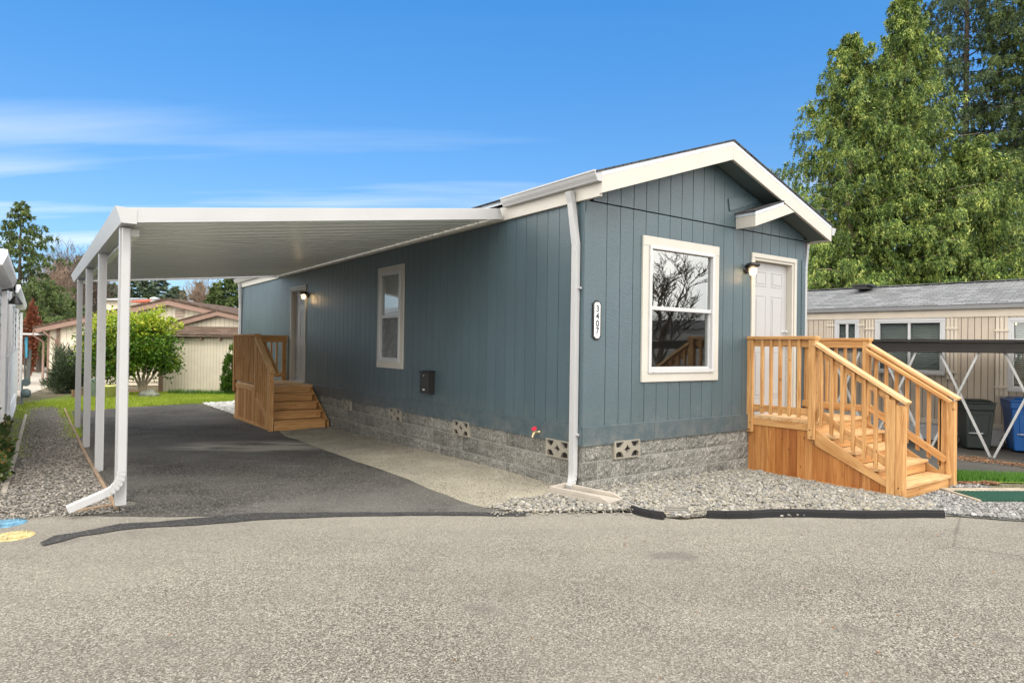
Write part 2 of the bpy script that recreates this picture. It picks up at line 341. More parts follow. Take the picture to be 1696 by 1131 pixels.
# pale dust swept in streaks over the new asphalt
v = k.coord('Object', (1, 1, 1)); m0 = k.coord('Object', (1, 1, 1), (0, 0, CYAW)); m1 = k.n.new('ShaderNodeMapping'); m1.inputs['Scale'].default_value = (.8, 3.2, 1); k.l.new(m0, m1.inputs[0]); st = k.noise(m1.outputs[0], 1.1, 6, .65)
gr = k.n.new('ShaderNodeTexGradient'); gr.gradient_type = 'SPHERICAL'
mpn = k.n.new('ShaderNodeMapping'); mpn.vector_type = 'TEXTURE'; mpn.inputs['Location'].default_value = (-1.95, 5.55, -.6); mpn.inputs['Rotation'].default_value = (0, 0, -CYAW); mpn.inputs['Scale'].default_value = (1.5, .75, 3)
k.l.new(k.tc.outputs['Object'], mpn.inputs[0]); k.l.new(mpn.outputs[0], gr.inputs[0])
old = k.b.inputs['Base Color'].links[0].from_socket
msk = k.math('MULTIPLY', k.grey(gr.outputs['Fac'], .0, .45, 0, 1), k.grey(st, .38, .56, 0, .95))
c1 = k.mix(msk, old, (.30, .285, .245)); c1 = k.mix(k.grey(st, .55, .80, 0, .55), c1, (.16, .153, .142)); k.color(c1)
M['drive'] = k.m
k = asphalt('fresh_asphalt_seam', [(.25, (.012, .012, .012)), (.5, (.03, .03, .03)), (.66, (.05, .05, .05)), (.88, (.2, .19, .18))], 1, (.04, .04, .04), .4, 85); M['seam'] = k.m
k = asphalt('neighbour_asphalt', [(.25, (.02, .019, .017)), (.5, (.045, .042, .037)), (.66, (.06, .056, .05)), (.88, (.14, .13, .12))], 1, (.08, .074, .06), .5, 60); M['lot'] = k.m
M['sand'] = gravelmat('sandy_fine_gravel', [(0, (.24, .22, .165)), (.5, (.40, .37, .29)), (1, (.52, .48, .39))], 95, 1.6, .012, .8, (.43, .395, .31), .6)
M['pebbed'] = gravelmat('pebble_bedding', [(0, (.12, .115, .10)), (.5, (.24, .23, .20)), (1, (.36, .34, .30))], 38, 2, .02)
M['gravel'] = gravelmat('crushed_gravel', [(0, (.08, .078, .07)), (.5, (.19, .175, .15)), (1, (.34, .31, .27))], 60, 1.2, .02, 1, (.20, .185, .15), .4)
M['gravel_d'] = gravelmat('dark_crushed_gravel', [(0, (.08, .08, .08)), (.5, (.19, .19, .18)), (1, (.36, .35, .33))], 60, 1.2, .02)
M['gravel_w'] = gravelmat('pale_gravel', [(0, (.36, .36, .35)), (.5, (.52, .52, .50)), (1, (.72, .72, .70))], 32, 1.2, .02)
M['soil'] = gravelmat('earth', [(0, (.10, .08, .055)), (.5, (.17, .14, .10)), (1, (.26, .22, .16))], 30, .8, .02, 1, (.12, .14, .05), .6)
M['mulch'] = gravelmat('bark_mulch', [(0, (.12, .06, .03)), (.5, (.24, .13, .07)), (1, (.36, .22, .13))], 40, .8, .02)
M['turf'] = gravelmat('turf_base', [(0, (.10, .15, .02)), (.5, (.17, .24, .035)), (1, (.24, .31, .05))], 40, 1.5, .02, 1, (.22, .27, .05), .5)
def pebmat(name, stops):
    k = NM(name, .75, .3); c = k.ramp(k.rand(), stops); n = k.noise(k.coord(), 120, 2); k.color(k.mix(k.grey(n, .4, .7, 0, .25), c, (.2, .19, .17))); return k.m
M['pebble'] = pebmat('river_pebbles', [(0, (.10, .10, .095)), (.2, (.22, .20, .16)), (.4, (.155, .155, .15)), (.55, (.29, .26, .205)), (.7, (.18, .167, .135)), (.85, (.36, .34, .30)), (1, (.125, .13, .135))])
M['chips'] = pebmat('gravel_chips', [(0, (.07, .068, .062)), (.25, (.17, .155, .135)), (.5, (.28, .25, .21)), (.75, (.14, .138, .13)), (1, (.40, .36, .31))])
M['chips_d'] = pebmat('dark_gravel_chips', [(0, (.09, .09, .09)), (.3, (.19, .19, .185)), (.6, (.27, .26, .245)), (.85, (.16, .16, .16)), (1, (.45, .44, .42))])
M['chips_w'] = pebmat('pale_gravel_chips', [(0, (.40, .40, .39)), (.5, (.60, .60, .58)), (1, (.75, .75, .72))])

def glassmat(name, tint=(.02, .025, .025), refl=.5, see=.5):
    k = NM(name, .03, .5); k.n.remove(k.b); gl = k.n.new('ShaderNodeBsdfGlossy'); gl.inputs['Roughness'].default_value = .01; gl.inputs['Color'].default_value = (.92, .95, .95, 1)
    tr = k.n.new('ShaderNodeBsdfTransparent'); tr.inputs['Color'].default_value = (see, see*1.02, see, 1)
    fr = k.n.new('ShaderNodeLayerWeight'); fr.inputs['Blend'].default_value = .5
    f = k.grey(k.math('POWER', fr.outputs['Facing'], 4.0), 0, 1, refl, 1); ms = k.n.new('ShaderNodeMixShader'); k.l.new(f, ms.inputs[0]); k.l.new(tr.outputs[0], ms.inputs[1]); k.l.new(gl.outputs[0], ms.inputs[2])
    n = k.noise(k.coord(), 1.3, 2); bp_ = k.n.new('ShaderNodeBump'); bp_.inputs['Strength'].default_value = .05; bp_.inputs['Distance'].default_value = .05; k.l.new(n, bp_.inputs['Height']); k.l.new(bp_.outputs[0], gl.inputs['Normal'])
    k.l.new(ms.outputs[0], k.n['Material Output'].inputs[0]); return k.m
M['glass'] = glassmat('window_glass', refl=.24, see=.7)
M['glass_low'] = glassmat('lower_window_glass', refl=.10, see=.75)
k = NM('insect_screen', .6); w = k.n.new('ShaderNodeTexWave'); w.inputs['Scale'].default_value = 60; k.l.new(k.coord(), w.inputs['Vector'])
k.color((.16, .165, .17)); tr = k.n.new('ShaderNodeBsdfTransparent'); ms = k.n.new('ShaderNodeMixShader'); k.l.new(k.grey(k.noise(k.coord(), 9, 1, .4, 2.5), .4, .6, .45, .8), ms.inputs[0])
k.l.new(tr.outputs[0], ms.inputs[1]); k.l.new(k.b.outputs[0], ms.inputs[2]); k.l.new(ms.outputs[0], k.n['Material Output'].inputs[0]); M['screen'] = k.m
M['room'] = flat('interior_paint', (.32, .30, .27), .8)
M['blind'] = flat('window_blind', (.30, .32, .31), .6)
M['door'] = flat('white_door_paint', (.36, .36, .365), .355, var=.02)
k = NM('lit_bulb'); k.b.inputs['Emission Color'].default_value = (1, .72, .36, 1); k.b.inputs['Emission Strength'].default_value = 9; M['bulb'] = k.m
k = NM('lamp_glass', .05); k.b.inputs['Base Color'].default_value = (1, .93, .8, 1); k.b.inputs['Alpha'].default_value = .28; k.b.inputs['Emission Color'].default_value = (1, .75, .4, 1); k.b.inputs['Emission Strength'].default_value = .8; M['lampglass'] = k.m
M['plaque'] = flat('plaque_face', (.75, .75, .74), .5)
M['bark'] = flat('bark', (.075, .06, .045), .95, var=.35, bump=.8, vs=8)
M['bark_l'] = flat('pale_bark', (.30, .25, .17), .95, var=.25, bump=.8, vs=8)
M['beige'] = flat('beige_house_paint', (.66, .59, .47), .7, var=.06)
M['beige_g'] = flat('beige_groove', (.36, .31, .24), .7)
M['tan'] = flat('tan_house_paint', (.40, .335, .265), .65, var=.05)
M['tan_g'] = flat('tan_groove', (.12, .095, .075), .7)
M['tan_t'] = flat('tan_trim', (.47, .41, .33), .6)
M['brown'] = flat('brown_trim_paint', (.24, .15, .115), .6)
M['carbeam'] = flat('dark_brown_beam_paint', (.010, .008, .006), .7, var=.4)
M['galv'] = flat('galvanised_metal', (.50, .51, .52), .4, metal=.3)
M['grass'] = foliage('grass_blades', [(0, (.24, .34, .03)), (.5, (.38, .48, .06)), (1, (.55, .60, .12))], .3)
M['grass_g'] = foliage('green_grass_blades', [(0, (.05, .14, .02)), (.5, (.09, .22, .03)), (1, (.18, .33, .06))], .3)

# carport metal: glossy white coil-coated panel
k = NM('carport_panel', .30, .6); k.color(k.ramp(k.noise(k.coord('Object', (.4, 6, 1)), 2, 3), [(.3, (.78, .82, .81)), (.7, (.88, .90, .89))]))
M['panel'] = k.m

# ------------------------------------------------------------------ ground sheets
def sheet(name, poly, off, mat, step=.4, kind='structure', fn=None):
    bm = bmesh.new(); vs = [bm.verts.new((p[0], p[1], 0)) for p in poly]; bm.faces.new(vs)
    xs = [p[0] for p in poly]; ys = [p[1] for p in poly]
    for ax, lo, hi in ((0, min(xs), max(xs)), (1, min(ys), max(ys))):
        c = math.floor(lo/step)*step
        while c < hi:
            if c > lo:
                if not (-13 < c < 26) and int(round(c/step)) % 12: c += step; continue
                co = (c, 0, 0) if ax == 0 else (0, c, 0); no = (1, 0, 0) if ax == 0 else (0, 1, 0)
                bmesh.ops.bisect_plane(bm, geom=bm.verts[:]+bm.edges[:]+bm.faces[:], plane_co=co, plane_no=no)
            c += step
    for v_ in bm.verts: v_.co.z = g(v_.co.x, v_.co.y)+off+(fn(v_.co.x, v_.co.y) if fn else 0)
    bmesh.ops.recalc_face_normals(bm, faces=bm.faces)
    me = bpy.data.meshes.new(name); bm.to_mesh(me); bm.free()
    if len(me.polygons) and me.polygons[0].normal.z < 0: me.flip_normals()
    me.materials.append(mat); o = bpy.data.objects.new(name, me); C.objects.link(o); o['kind'] = kind; return o
gx = [-600, -300, -150, -70, -40, -25]+[-13+.4*i-.2 for i in range(98)]+[28, 34, 45, 70, 150, 300, 600]
V = [(x, y, g(x, y)) for y in gx for x in gx]; n = len(gx)
F = [(j*n+i, j*n+i+1, (j+1)*n+i+1, (j+1)*n+i) for j in range(n-1) for i in range(n-1)]
tag(raw('ground', V, F, M['soil']), kind='structure')

road_edge = [(-30, 12.2), (-8, 3.3), (-4.9, 1.95), (-4.47, 1.80), (-3.4, 1.1), (-2.27, .44), (-1.04, -.3), (-.18, -.84), (.05, -1.29), (.3, -1.36), (1.3, -1.98), (2.26, -2.53), (2.8, -2.98), (4.6, -4.1), (13, -9.4), (26, -17)]
sheet('road', road_edge+[(20, -27), (-36, 4)], .005, M['road'])
def P(*q): return [gp(x, y) for x, y in q]
def ragged(poly, step=.12, amp=.012, seed=1):
    rs = random.Random(seed); r = []
    for i in range(len(poly)):
        a, b = Vector(poly[i]), Vector(poly[(i+1) % len(poly)]); n = max(1, int((b-a).length/step)); nr = Vector((-(b-a).y, (b-a).x)).normalized()
        for k_ in range(n): q = a+(b-a)*k_/n+(nr*rs.uniform(-amp, amp) if k_ else nr*0); r.append((q.x, q.y))
    return r
drive = P((871, 853), (806, 842), (763, 831), (722, 815), (668, 791.5), (600, 768), (545, 749), (495, 730), (470, 722))+[(-1.0, 7.25), (-1.0, 8), (-1.0, 10.2)]+P((392, 690), (358, 679), (324, 669), (270, 671), (215, 674), (160, 677), (126, 679))+[(-3.99, 13.5), (-4.03, 2.6), (-4.03, 1.95)]+P((212, 829), (228, 832), (222, 838), (185, 843), (140, 849), (104, 854), (180, 856), (260, 857), (330, 856), (450, 855), (620, 853))
drive = ragged(drive, .15, .014, 2)
sheet('driveway', drive, .009, M['drive'])
seam = ragged(P((66, 901), (90, 889), (150, 879), (198, 869), (260, 866), (322, 860), (420, 851), (560, 850), (700, 849.5), (800, 850), (871, 851), (871, 856), (700, 855), (560, 857), (420, 863), (322, 871.5), (260, 874), (198, 879.5), (130, 890), (72, 906)))
sheet('asphalt_seam', seam, .012, M['seam'])
sheet('sand_strip', [(.02, -.2), (-.9, -.45), (-2.6, -.0), (-3, 3), (-3, 7.6), (.02, 8.4)], .004, M['sand'], fn=lambda x, y: .02*ss(-1.0, -.1, x))
sheet('gravel_path', [(-5.2, 1.2), (-3.7, 1.0), (-3.85, 2.4), (-3.95, 13), (-3.9, 16.6), (-5.05, 18), (-5.3, 8)], .003, M['gravel'])
def bedz(x, y): return .03*ss(1.4, 0, abs(x+.0)+abs(y)*.5)
bed = P((806, 843), (845, 832), (905, 826))+[(-.28, .12), (.02, .12), (.02, -.02), (2.9, -.02), (2.9, -1.85), (3.0, -2.15), (2.3, -2.5), (1.3, -1.96), (.3, -1.34), (.05, -1.27), (-.18, -.84), (-1.04, -.31)]
sheet('pebble_bedding', bed, .008, M['pebbed'], .2, fn=bedz)
sheet('dark_gravel_apron', [(2.3, -2.5), (2.9, -1.95), (4.35, -1.8), (4.75, -2.05), (4.2, -2.5), (5.6, -3.3), (6.5, -4.2), (5.0, -4.2), (2.8, -2.94)], .008, M['gravel_d'], .2)
sheet('lawn', [(-4.6, 16.2), (-3.9, 13.2), (-2.7, 13.9), (-.9, 14.4), (1.5, 14.9), (1.5, 19.5), (-3.2, 20.5), (-4.6, 17.5)], .008, M['turf'])
sheet('mulch_bed', [(-3.6, 17.6), (-1.5, 17.6), (-1.3, 20), (-3.9, 21.5)], .014, M['mulch'])
sheet('pale_gravel_strip', [(-1.05, 9.9), (-.98, 10.6), (-1.0, 14.35), (.3, 14.8), (.3, 8.2), (-.9, 8.2)], .018, M['gravel_w'])
sheet('neighbour_driveway', [(4.4, -1.0), (7.7, -2.9), (13, -8), (18, -8), (12, 12), (4.3, 14)], .006, M['lot'])
sheet('grass_verge', [(4.25, -1.72), (5.0, -2.12), (6.1, -2.75), (7.2, -2.7), (5.6, -1.95), (4.3, -.9)], .012, M['turf'])
sheet('far_path', [(-5.0, 19), (-4.3, 24), (-4.0, 60), (-7.5, 60), (-6.2, 19)], .006, M['concrete'], 1.0)

# scattered stones and grass blades (nobody could count them)
def inpoly(x, y, poly):
    c = False; j = len(poly)-1
    for i in range(len(poly)):
        xi, yi = poly[i]; xj, yj = poly[j]
        if (yi > y) != (yj > y) and x < (xj-xi)*(y-yi)/(yj-yi)+xi: c = not c
        j = i
    return c
def ico(sub):
    b = bmesh.new(); bmesh.ops.create_icosphere(b, subdivisions=sub, radius=1); V = np.array([v_.co[:] for v_ in b.verts]); F = np.array([[v_.index for v_ in f.verts] for f in b.faces]); b.free(); return V, F
def stones(name, pts, size, mat, sub=2, flatz=.6, jag=0., seed=1, smooth=True, zf=None, label=None):
    rs = np.random.RandomState(seed); BV, BF = ico(sub); N = len(pts); nv = len(BV)
    P_ = np.array([(x, y, g(x, y)+.012+(zf(x, y) if zf else 0)) for x, y in pts])
    s_ = size*rs.lognormal(0, .28, (N, 1)); sc = np.concatenate([s_*rs.uniform(.8, 1.35, (N, 1)), s_*rs.uniform(.7, 1.05, (N, 1)), s_*flatz*rs.uniform(.75, 1.2, (N, 1))], 1)
    V = BV[None]*sc[:, None, :]
    if jag: V = V*(1+rs.uniform(-jag, jag, (N, nv, 1)))
    a = rs.uniform(0, 2*PI, N); t = rs.uniform(-.5, .5, N); ca, sa, ct, st_ = np.cos(a), np.sin(a), np.cos(t), np.sin(t)
    x, y, z = V[..., 0], V[..., 1], V[..., 2]; y, z = y*ct[:, None]-z*st_[:, None], y*st_[:, None]+z*ct[:, None]
    x, y = x*ca[:, None]-y*sa[:, None], x*sa[:, None]+y*ca[:, None]
    V = np.stack([x, y, z], -1)+P_[:, None, :]; V[..., 2] += rs.uniform(-.002, .012, (N, 1))+s_*.35
    F = BF[None]+(np.arange(N)*nv)[:, None, None]
    o = raw(name, V.reshape(-1, 3), F.reshape(-1, 3), mat, smooth=smooth); tag(o, label, kind='stuff'); return o
def scatter(poly, n_, seed, keep=None):
    rs = random.Random(seed); xs = [p[0] for p in poly]; ys = [p[1] for p in poly]; r = []
    while len(r) < n_:
        x = rs.uniform(min(xs), max(xs)); y = rs.uniform(min(ys), max(ys))
        if inpoly(x, y, poly) and (keep is None or keep(x, y, rs)): r.append((x, y))
    return r
_sb = math.radians(13)
def insplash(x, y): u, v_ = x+.185, y+.26; a, b = u*math.cos(_sb)+v_*math.sin(_sb), -u*math.sin(_sb)+v_*math.cos(_sb); return abs(a) < .14 and abs(b) < .37
bedpts = scatter(bed, 16000, 3, lambda x, y, rs: not (x > 2.86 and y > -1.98) and not insplash(x, y))
stones('river_pebbles', bedpts, .0128, M['pebble'], 2, .62, .04, 4, True, bedz)
path = [(-5.05, 1.9), (-4.0, 1.6), (-4.08, 2.4), (-4.1, 12), (-5.1, 12)]
stones('gravel_chips', scatter(path, 15000, 5, lambda x, y, rs: rs.random() < (1 if y < 5 else .6)), .0095, M['chips'], 1, .6, .18, 6, False)
_gx, _gy = gp(1690, 824)
def ongrate(x, y): u, v_ = x-_gx, y-_gy; a = math.radians(-33); p_, q_ = u*math.cos(a)+v_*math.sin(a), -u*math.sin(a)+v_*math.cos(a); return abs(p_) < .72 and -.32 < q_ < .44
apron = [(2.35, -2.48), (2.95, -1.98), (4.3, -1.9), (4.55, -2.05), (4.1, -2.45), (4.8, -2.9), (5.3, -3.6), (4.6, -4.0), (2.8, -2.9)]
stones('dark_gravel_chips', scatter(apron, 6500, 8, lambda x, y, rs: not ongrate(x, y)), .0115, M['chips_d'], 1, .6, .18, 9, False)
stones('pale_gravel_chips', scatter([(-1.0, 10.2), (-1.0, 14.3), (.2, 14.7), (.2, 10.2)], 3500, 10), .02, M['chips_w'], 1, .6, .15, 11, False)
stones('sand_grit', scatter([(-.05, .3), (-1.1, -.35), (-1.1, 3), (-.9, 7.2), (-.05, 7.2)], 2600, 12, lambda x, y, rs: rs.random() < .3+.7*(x > -.35)), .005, M['chips'], 1, .7, .15, 13, False, lambda x, y: -.004+.02*ss(-1, -.1, x))
stones('loose_grit', scatter([(-3.9, 1.7), (-1.5, .3), (-.9, 2.0), (-1.2, 5), (-3.9, 5)], 200, 14)+scatter([(-4.6, .5), (-1, -1), (1.5, -2.5), (-1, -3.5), (-4, -1)], 60, 15), .0032, M['chips'], 1, .6, .2, 16, False)
ml = P((1586, 756), (1620, 758), (1650, 764), (1700, 770), (1700, 776), (1650, 770), (1586, 763))
stones('leaf_litter', scatter(ml, 420, 120), .016, M['mulch'], 1, .3, .3, 121, False)
stones('road_litter', scatter([(-4.7, .6), (-1, -1), (2.5, -3.2), (-.8, -4.4), (-3.8, -3)], 90, 115), .006, M['mulch'], 1, .4, .3, 116, False)
stones('seam_grit', scatter([(-1.3, -.1), (-.9, -.35), (.0, -.75), (-.2, -.95), (-1.3, -.32)], 160, 17), .009, M['pebble'], 1, .6, .1, 18, False)
def blades(name, pts, h, mat, seed=1, w=.006, spread=.5):
    rs = np.random.RandomState(seed); N = len(pts); P_ = np.array([(x, y, g(x, y)+.01) for x, y in pts]); a = rs.uniform(0, 2*PI, N); H = h*rs.uniform(.4, 1.3, N)
    d = np.stack([np.cos(a)*w, np.sin(a)*w, np.zeros(N)], 1); b = rs.uniform(0, 2*PI, N)
    tip = P_+np.stack([np.cos(b)*H*spread*rs.uniform(0, 1, N), np.sin(b)*H*spread*rs.uniform(0, 1, N), H], 1)
    V = np.stack([P_-d, P_+d, tip], 1).reshape(-1, 3); return tag(raw(name, V, np.arange(3*N).reshape(-1, 3), mat), kind='stuff')
blades('lawn_grass', scatter([(-4.1, 16), (-3.9, 13.3), (-2.7, 14.0), (-.9, 14.5), (1.0, 14.9), (1.0, 18.6), (-3.4, 19.5)], 26000, 20), .06, M['grass'], 21, .012)
pathgrass = [(rnd.gauss(-4.12, .07), rnd.uniform(8, 16.5)) for _ in range(2500)]+[(rnd.gauss(-4.95, .09), rnd.uniform(6, 16)) for _ in range(2500)]+[(rnd.uniform(-5, -4), rnd.gauss(15.8, .6)) for _ in range(2500)]
blades('path_grass', pathgrass, .035, M['grass'], 22, .008)
blades('verge_grass', scatter([(4.4, -1.75), (5.0, -2.05), (6.0, -2.65), (7.0, -2.65), (5.6, -1.95), (4.4, -1.1)], 9000, 23), .085, M['grass_g'], 24, .006)
blades('wall_foot_grass', scatter([(-1.3, 18.1), (.9, 16.6), (1.0, 16.9), (-1.2, 18.5)], 1500, 25), .16, M['grass_g'], 26, .012)
stones('bark_mulch_chips', scatter([(4.3, -1.75), (4.95, -2.1), (4.85, -2.2), (4.25, -1.85)], 500, 27), .014, M['mulch'], 1, .4, .3, 28, False)

# ------------------------------------------------------------------ the blue mobile home
HW, HL, HT = 4.185, 14.44, 2.60
house = thing('mobile_home', 'dark blue mobile home with cream trim on grey split-face block skirting', 'house')
def wall_runs(lo, hi, opens):                    # z intervals of a strip left after cutting openings
    r = [(lo, hi)]
    for a, b in opens:
        q = []
        for s, e in r:
            if b <= s or a >= e: q.append((s, e)); continue
            if a > s: q.append((s, a))
            if b < e: q.append((b, e))
        r = q
    return r
def sided(mbf, mbb, u0, u1, zlo, zhi, opens, place, first, step=.2032, gap=.007, depth=.009):
    """vertical panel siding: proud strips in mbf, grooves are the backing in mbb. opens: (ua,ub,za,zb). zhi: function of u"""
    cuts = {u0, u1}
    u = first
    while u < u1:
        if u > u0: cuts.add(u)
        u += step
    base = sorted(cuts)
    for i in range(len(base)-1):
        a, b = base[i], base[i+1]; sub = sorted({a, b, *[c for o in opens for c in o[:2] if a < c < b]})
        for j in range(len(sub)-1):
            p, q = sub[j], sub[j+1]; mid = (p+q)/2; ops = [(o[2], o[3]) for o in opens if o[0] <= mid <= o[1]]
            p2 = p+gap/2 if p == a and i > 0 else p; q2 = q-gap/2 if q == b and i < len(base)-2 else q
            for s, e in wall_runs(zlo, 99, ops):
                e1, e2 = (zhi(p2), zhi(q2)) if e == 99 else (e, e)
                if max(e1, e2) <= s: continue
                place(mbf, p2, q2, s, e1, e2, 0, depth)
            for s, e in wall_runs(zlo, 99, ops):
                e1, e2 = (zhi(p), zhi(q)) if e == 99 else (e, e)
                if max(e1, e2) <= s: continue
                place(mbb, p, q, s, e1, e2, -.06, -.001)
def place_front(mb, p, q, s, e1, e2, d0, d1):     # gable wall at y=0, outwards -y
    mb.hexa([(p, -d1, s), (q, -d1, s), (q, -d0, s), (p, -d0, s), (p, -d1, e1), (q, -d1, e2), (q, -d0, e2), (p, -d0, e1)])
def place_side(mb, p, q, s, e1, e2, d0, d1):      # long wall at x=0, outwards -x
    mb.hexa([(-d1, p, s), (-d0, p, s), (-d0, q, s), (-d1, q, s), (-d1, p, e1), (-d0, p, e1), (-d0, q, e2), (-d1, q, e2)])
RZ = 3.345; RX = 2.11                              # underside of the roof at the ridge over the wall
rise = lambda x: RZ-abs(x-RX)*.335
FW = (.93, 2.14, .74, 2.24); FD = (2.98, 3.91, .19, 2.26)
f, b = MB(), MB()
place_front2 = lambda mb, p, q, s, e1, e2, d0, d1: place_front(mb, p, q, s, e1, e2, d0, d1)
sided(f, b, 0, HW, .20, lambda u: min(2.592, rise(u)), [FW, FD], place_front, .3056)
f.build('front_siding', M['siding'], house, .0015); b.build('wall_backing', M['groove'], house)
f, b = MB(), MB()                                 # upper gable panels sit slightly proud with a seam below
sided(f, b, 0.1, HW-.02, 2.604, rise, [], lambda mb, p, q, s, e1, e2, d0, d1: place_front(mb, p, q, s, e1, e2, d0+.004 if d1 > 0 else d0, d1+.004 if d1 > 0 else d1), .3056)
f.build('gable_siding', M['siding'], house, .0015); b.build('gable_backing', M['groove'], house)
SW = (4.26, 5.08, .74, 2.24); SD = (8.90, 9.85, .19, 2.25)
f, b = MB(), MB()
sided(f, b, 0, HL, .20, lambda u: HT+.01, [SW, SD], place_side, .2136)
f.build('side_siding', M['siding'], house, .0015); b.build('wall_backing', M['groove'], house)
f = MB(); f.box(HW-.06, HW, .005, HL, 0, HT); f.box(.02, HW-.06, HL-.06, HL, 0, HT); f.prism([(.02, HL-.05, HT), (HW, HL-.05, HT), (RX, HL-.05, RZ-.05)], (0, .05, 0)); f.build('rear_siding', M['siding'], house)
f = MB()                                          # corner boards
for bb in ((-.019, .072, -.019, -.0095, 0, 2.46), (-.019, -.0095, -.0093, .075, 0, 2.59), (HW-.07, HW+.02, -.019, -.0095, 0, 2.33), (HW+.002, HW+.02, -.0093, .075, 0, 2.55), (-.019, -.0095, HL-.07, HL+.01, 0, 2.59)):
    f = MB(); f.box(*bb); f.build('corner_board', M['siding'], house, .002)
f = MB(); f.box(-.028, -.0005, -.0005, HL, 0, .204)
f.box(-.02, 1.08, -.028, -.001, -.002, .204); f.box(1.083, 3.8, -.028, -.001, -.002, .204); f.box(3.803, HW+.02, -.028, -.001, -.002, .204)
f.build('skirt_board', M['skirtboard'], house, .003)
# block skirting, with its vent blocks
mort = MB(); mort.box(.004, HW-.02, .002, .16, -.8, -.003); mort.box(.002, .16, .161, HL-.05, -.8, -.003); mort.box(HW-.16, HW-.02, .16, HL-.05, -.8, -.003)
mort.build('mortar_wall', M['mortar'], house)
rs = random.Random(5)
blk = MB(); vents = []
def rough_block(mb, place, u0, u1, z0, z1):      # split face: a small grid pushed in and out
    nu, nz = max(2, int((u1-u0)/.045)), 5; b = len(mb.v); r = rs.uniform(-.003, .003)
    for j in range(nz+1):
        for i in range(nu+1):
            e = (i in (0, nu)) or (j in (0, nz)); d = .006 if e else .013+r+rs.uniform(-.006, .010)
            mb.v.append(place(u0+(u1-u0)*i/nu+(0 if e else rs.uniform(-.008, .008)), z0+(z1-z0)*j/nz+(0 if e else rs.uniform(-.008, .008)), d))
    for j in range(nz):
        for i in range(nu):
            q = (b+j*(nu+1)+i, b+j*(nu+1)+i+1, b+(j+1)*(nu+1)+i+1, b+(j+1)*(nu+1)+i)
            mb.f.append(q if place is pf else q[::-1]); mb.uv += [(0, 0)]*4; mb.sm.append(False)
pf = lambda u, z, d: (u, -d+.006, z)
psd = lambda u, z, d: (-d+.006, u, z)
def course(place, first, length, z0, z1, vlist=()):
    u = first
    while u < length:
        a, b_ = max(u, .004), min(u+.3984, length)
        if b_-a > .03:
            if any(abs(a-v_) < .1 for v_ in vlist): vents.append((place, a, b_, z0, z1))
            else: rough_block(blk, place, a, b_, z0, z1)
        u += .4064
tz = -.1745
course(pf, .004+.0248, HW, tz+.004, tz+.199, (.435,)); rough_block(blk, pf, .0, .022, tz+.004, tz+.199)
course(pf, .225-.4064, HW, tz-.199, tz-.004); course(pf, .0288, HW, tz-.402, tz-.207); course(pf, .225-.4064, HW, tz-.605, tz-.41)
course(psd, .174, HL, tz+.004, tz+.199, (.174, 2.206, 4.238, 6.27)); rough_block(blk, psd, .0, .166, tz+.004, tz+.199)
course(psd, .38-.4064, HL, tz-.199, tz-.004); course(psd, .174-.4064, HL, tz-.402, tz-.207); course(psd, .38-.4064, HL, tz-.605, tz-.41)
blk.build('block_skirting', M['block'], house)
def arc(cx, cy, r, a0, a1, n=6): return [(cx+r*math.cos(math.radians(a0+(a1-a0)*i/n)), cy+r*math.sin(math.radians(a0+(a1-a0)*i/n))) for i in range(n+1)]
for pl, a, b_, z0, z1 in vents:
    w, h = b_-a, z1-z0; mx_, my_ = w/2, h/2
    outer = [(0, 0), (w, 0), (w, h), (0, h)]
    dia = [(mx_-.048, my_), (mx_-.018, my_-.022), (mx_, my_-.052), (mx_+.018, my_-.022), (mx_+.048, my_), (mx_+.018, my_+.022), (mx_, my_+.052), (mx_-.018, my_+.022)]
    holes = [dia]
    for sx in (-1, 1):
        for sy in (-1, 1):
            holes.append([(mx_+sx*X_, my_+sy*Y_) for X_, Y_ in ((.175, .085), (.175, .040), (.150, .022), (.110, .020), (.085, .036), (.068, .060), (.058, .085))])
            holes[-1] = [(min(w-.018, max(.018, x)), y) for x, y in holes[-1]]
    if pl is pf: mt = Matrix(((1, 0, 0, a), (0, 0, -1, -.012), (0, 1, 0, z0), (0, 0, 0, 1)))
    else: mt = Matrix(((0, 0, -1, -.012), (1, 0, 0, a), (0, 1, 0, z0), (0, 0, 0, 1)))
    vb = plate('vent_block', outer, holes, .05, mt, M['ventblock'], house)
    q = MB()
    if pl is pf: q.box(a+.01, b_-.01, -.0035, .0005, z0+.01, z1-.01)
    else: q.box(-.0035, .0005, a+.01, b_-.01, z0+.01, z1-.01)
    q.build('vent_dark_backing', M['black'], vb)  # black plate stands in for the darkness inside the holes
# roof
SL = .335; EZ = lambda x: 3.345+.17-abs(x-RX)*SL     # top of the rake boards
XL, XR = -.10, HW+.19; YF, YB = -.30, HL+.15
f = MB()
for s, x0 in ((-1, XL-.04), (1, XR+.02)):
    z0, z1 = EZ(x0)+.045, EZ(RX)+.045; b0 = len(f.v); dy = YF-.012
    P8 = [(x0, dy, z0), (RX, dy, z1), (RX, YB, z1), (x0, YB, z0)]
    t = .022
    P8 = [Vector(p) for p in P8]
    if s > 0: P8 = [P8[1], P8[0], P8[3], P8[2]]
    pr = P8+[p+Vector((0, 0, t)) for p in P8]
    f.hexa(pr)
    Ln = abs(RX-x0)*math.hypot(1, SL)
    for fi in (1,):                               # shingle courses run along the roof
        pass
n0 = 0
for fi, fc in enumerate(f.f):                    # uv in metres along the slope
    base = sum(len(x) for x in f.f[:fi])
    for q, vi in enumerate(fc):
        v_ = f.v[vi]; f.uv[base+q] = (v_[1], (v_[0]-RX)*math.hypot(1, SL)+v_[2]*.01)
f.build('roof', M['shingle'], house)
f = MB()                                          # roof deck edge under the shingles
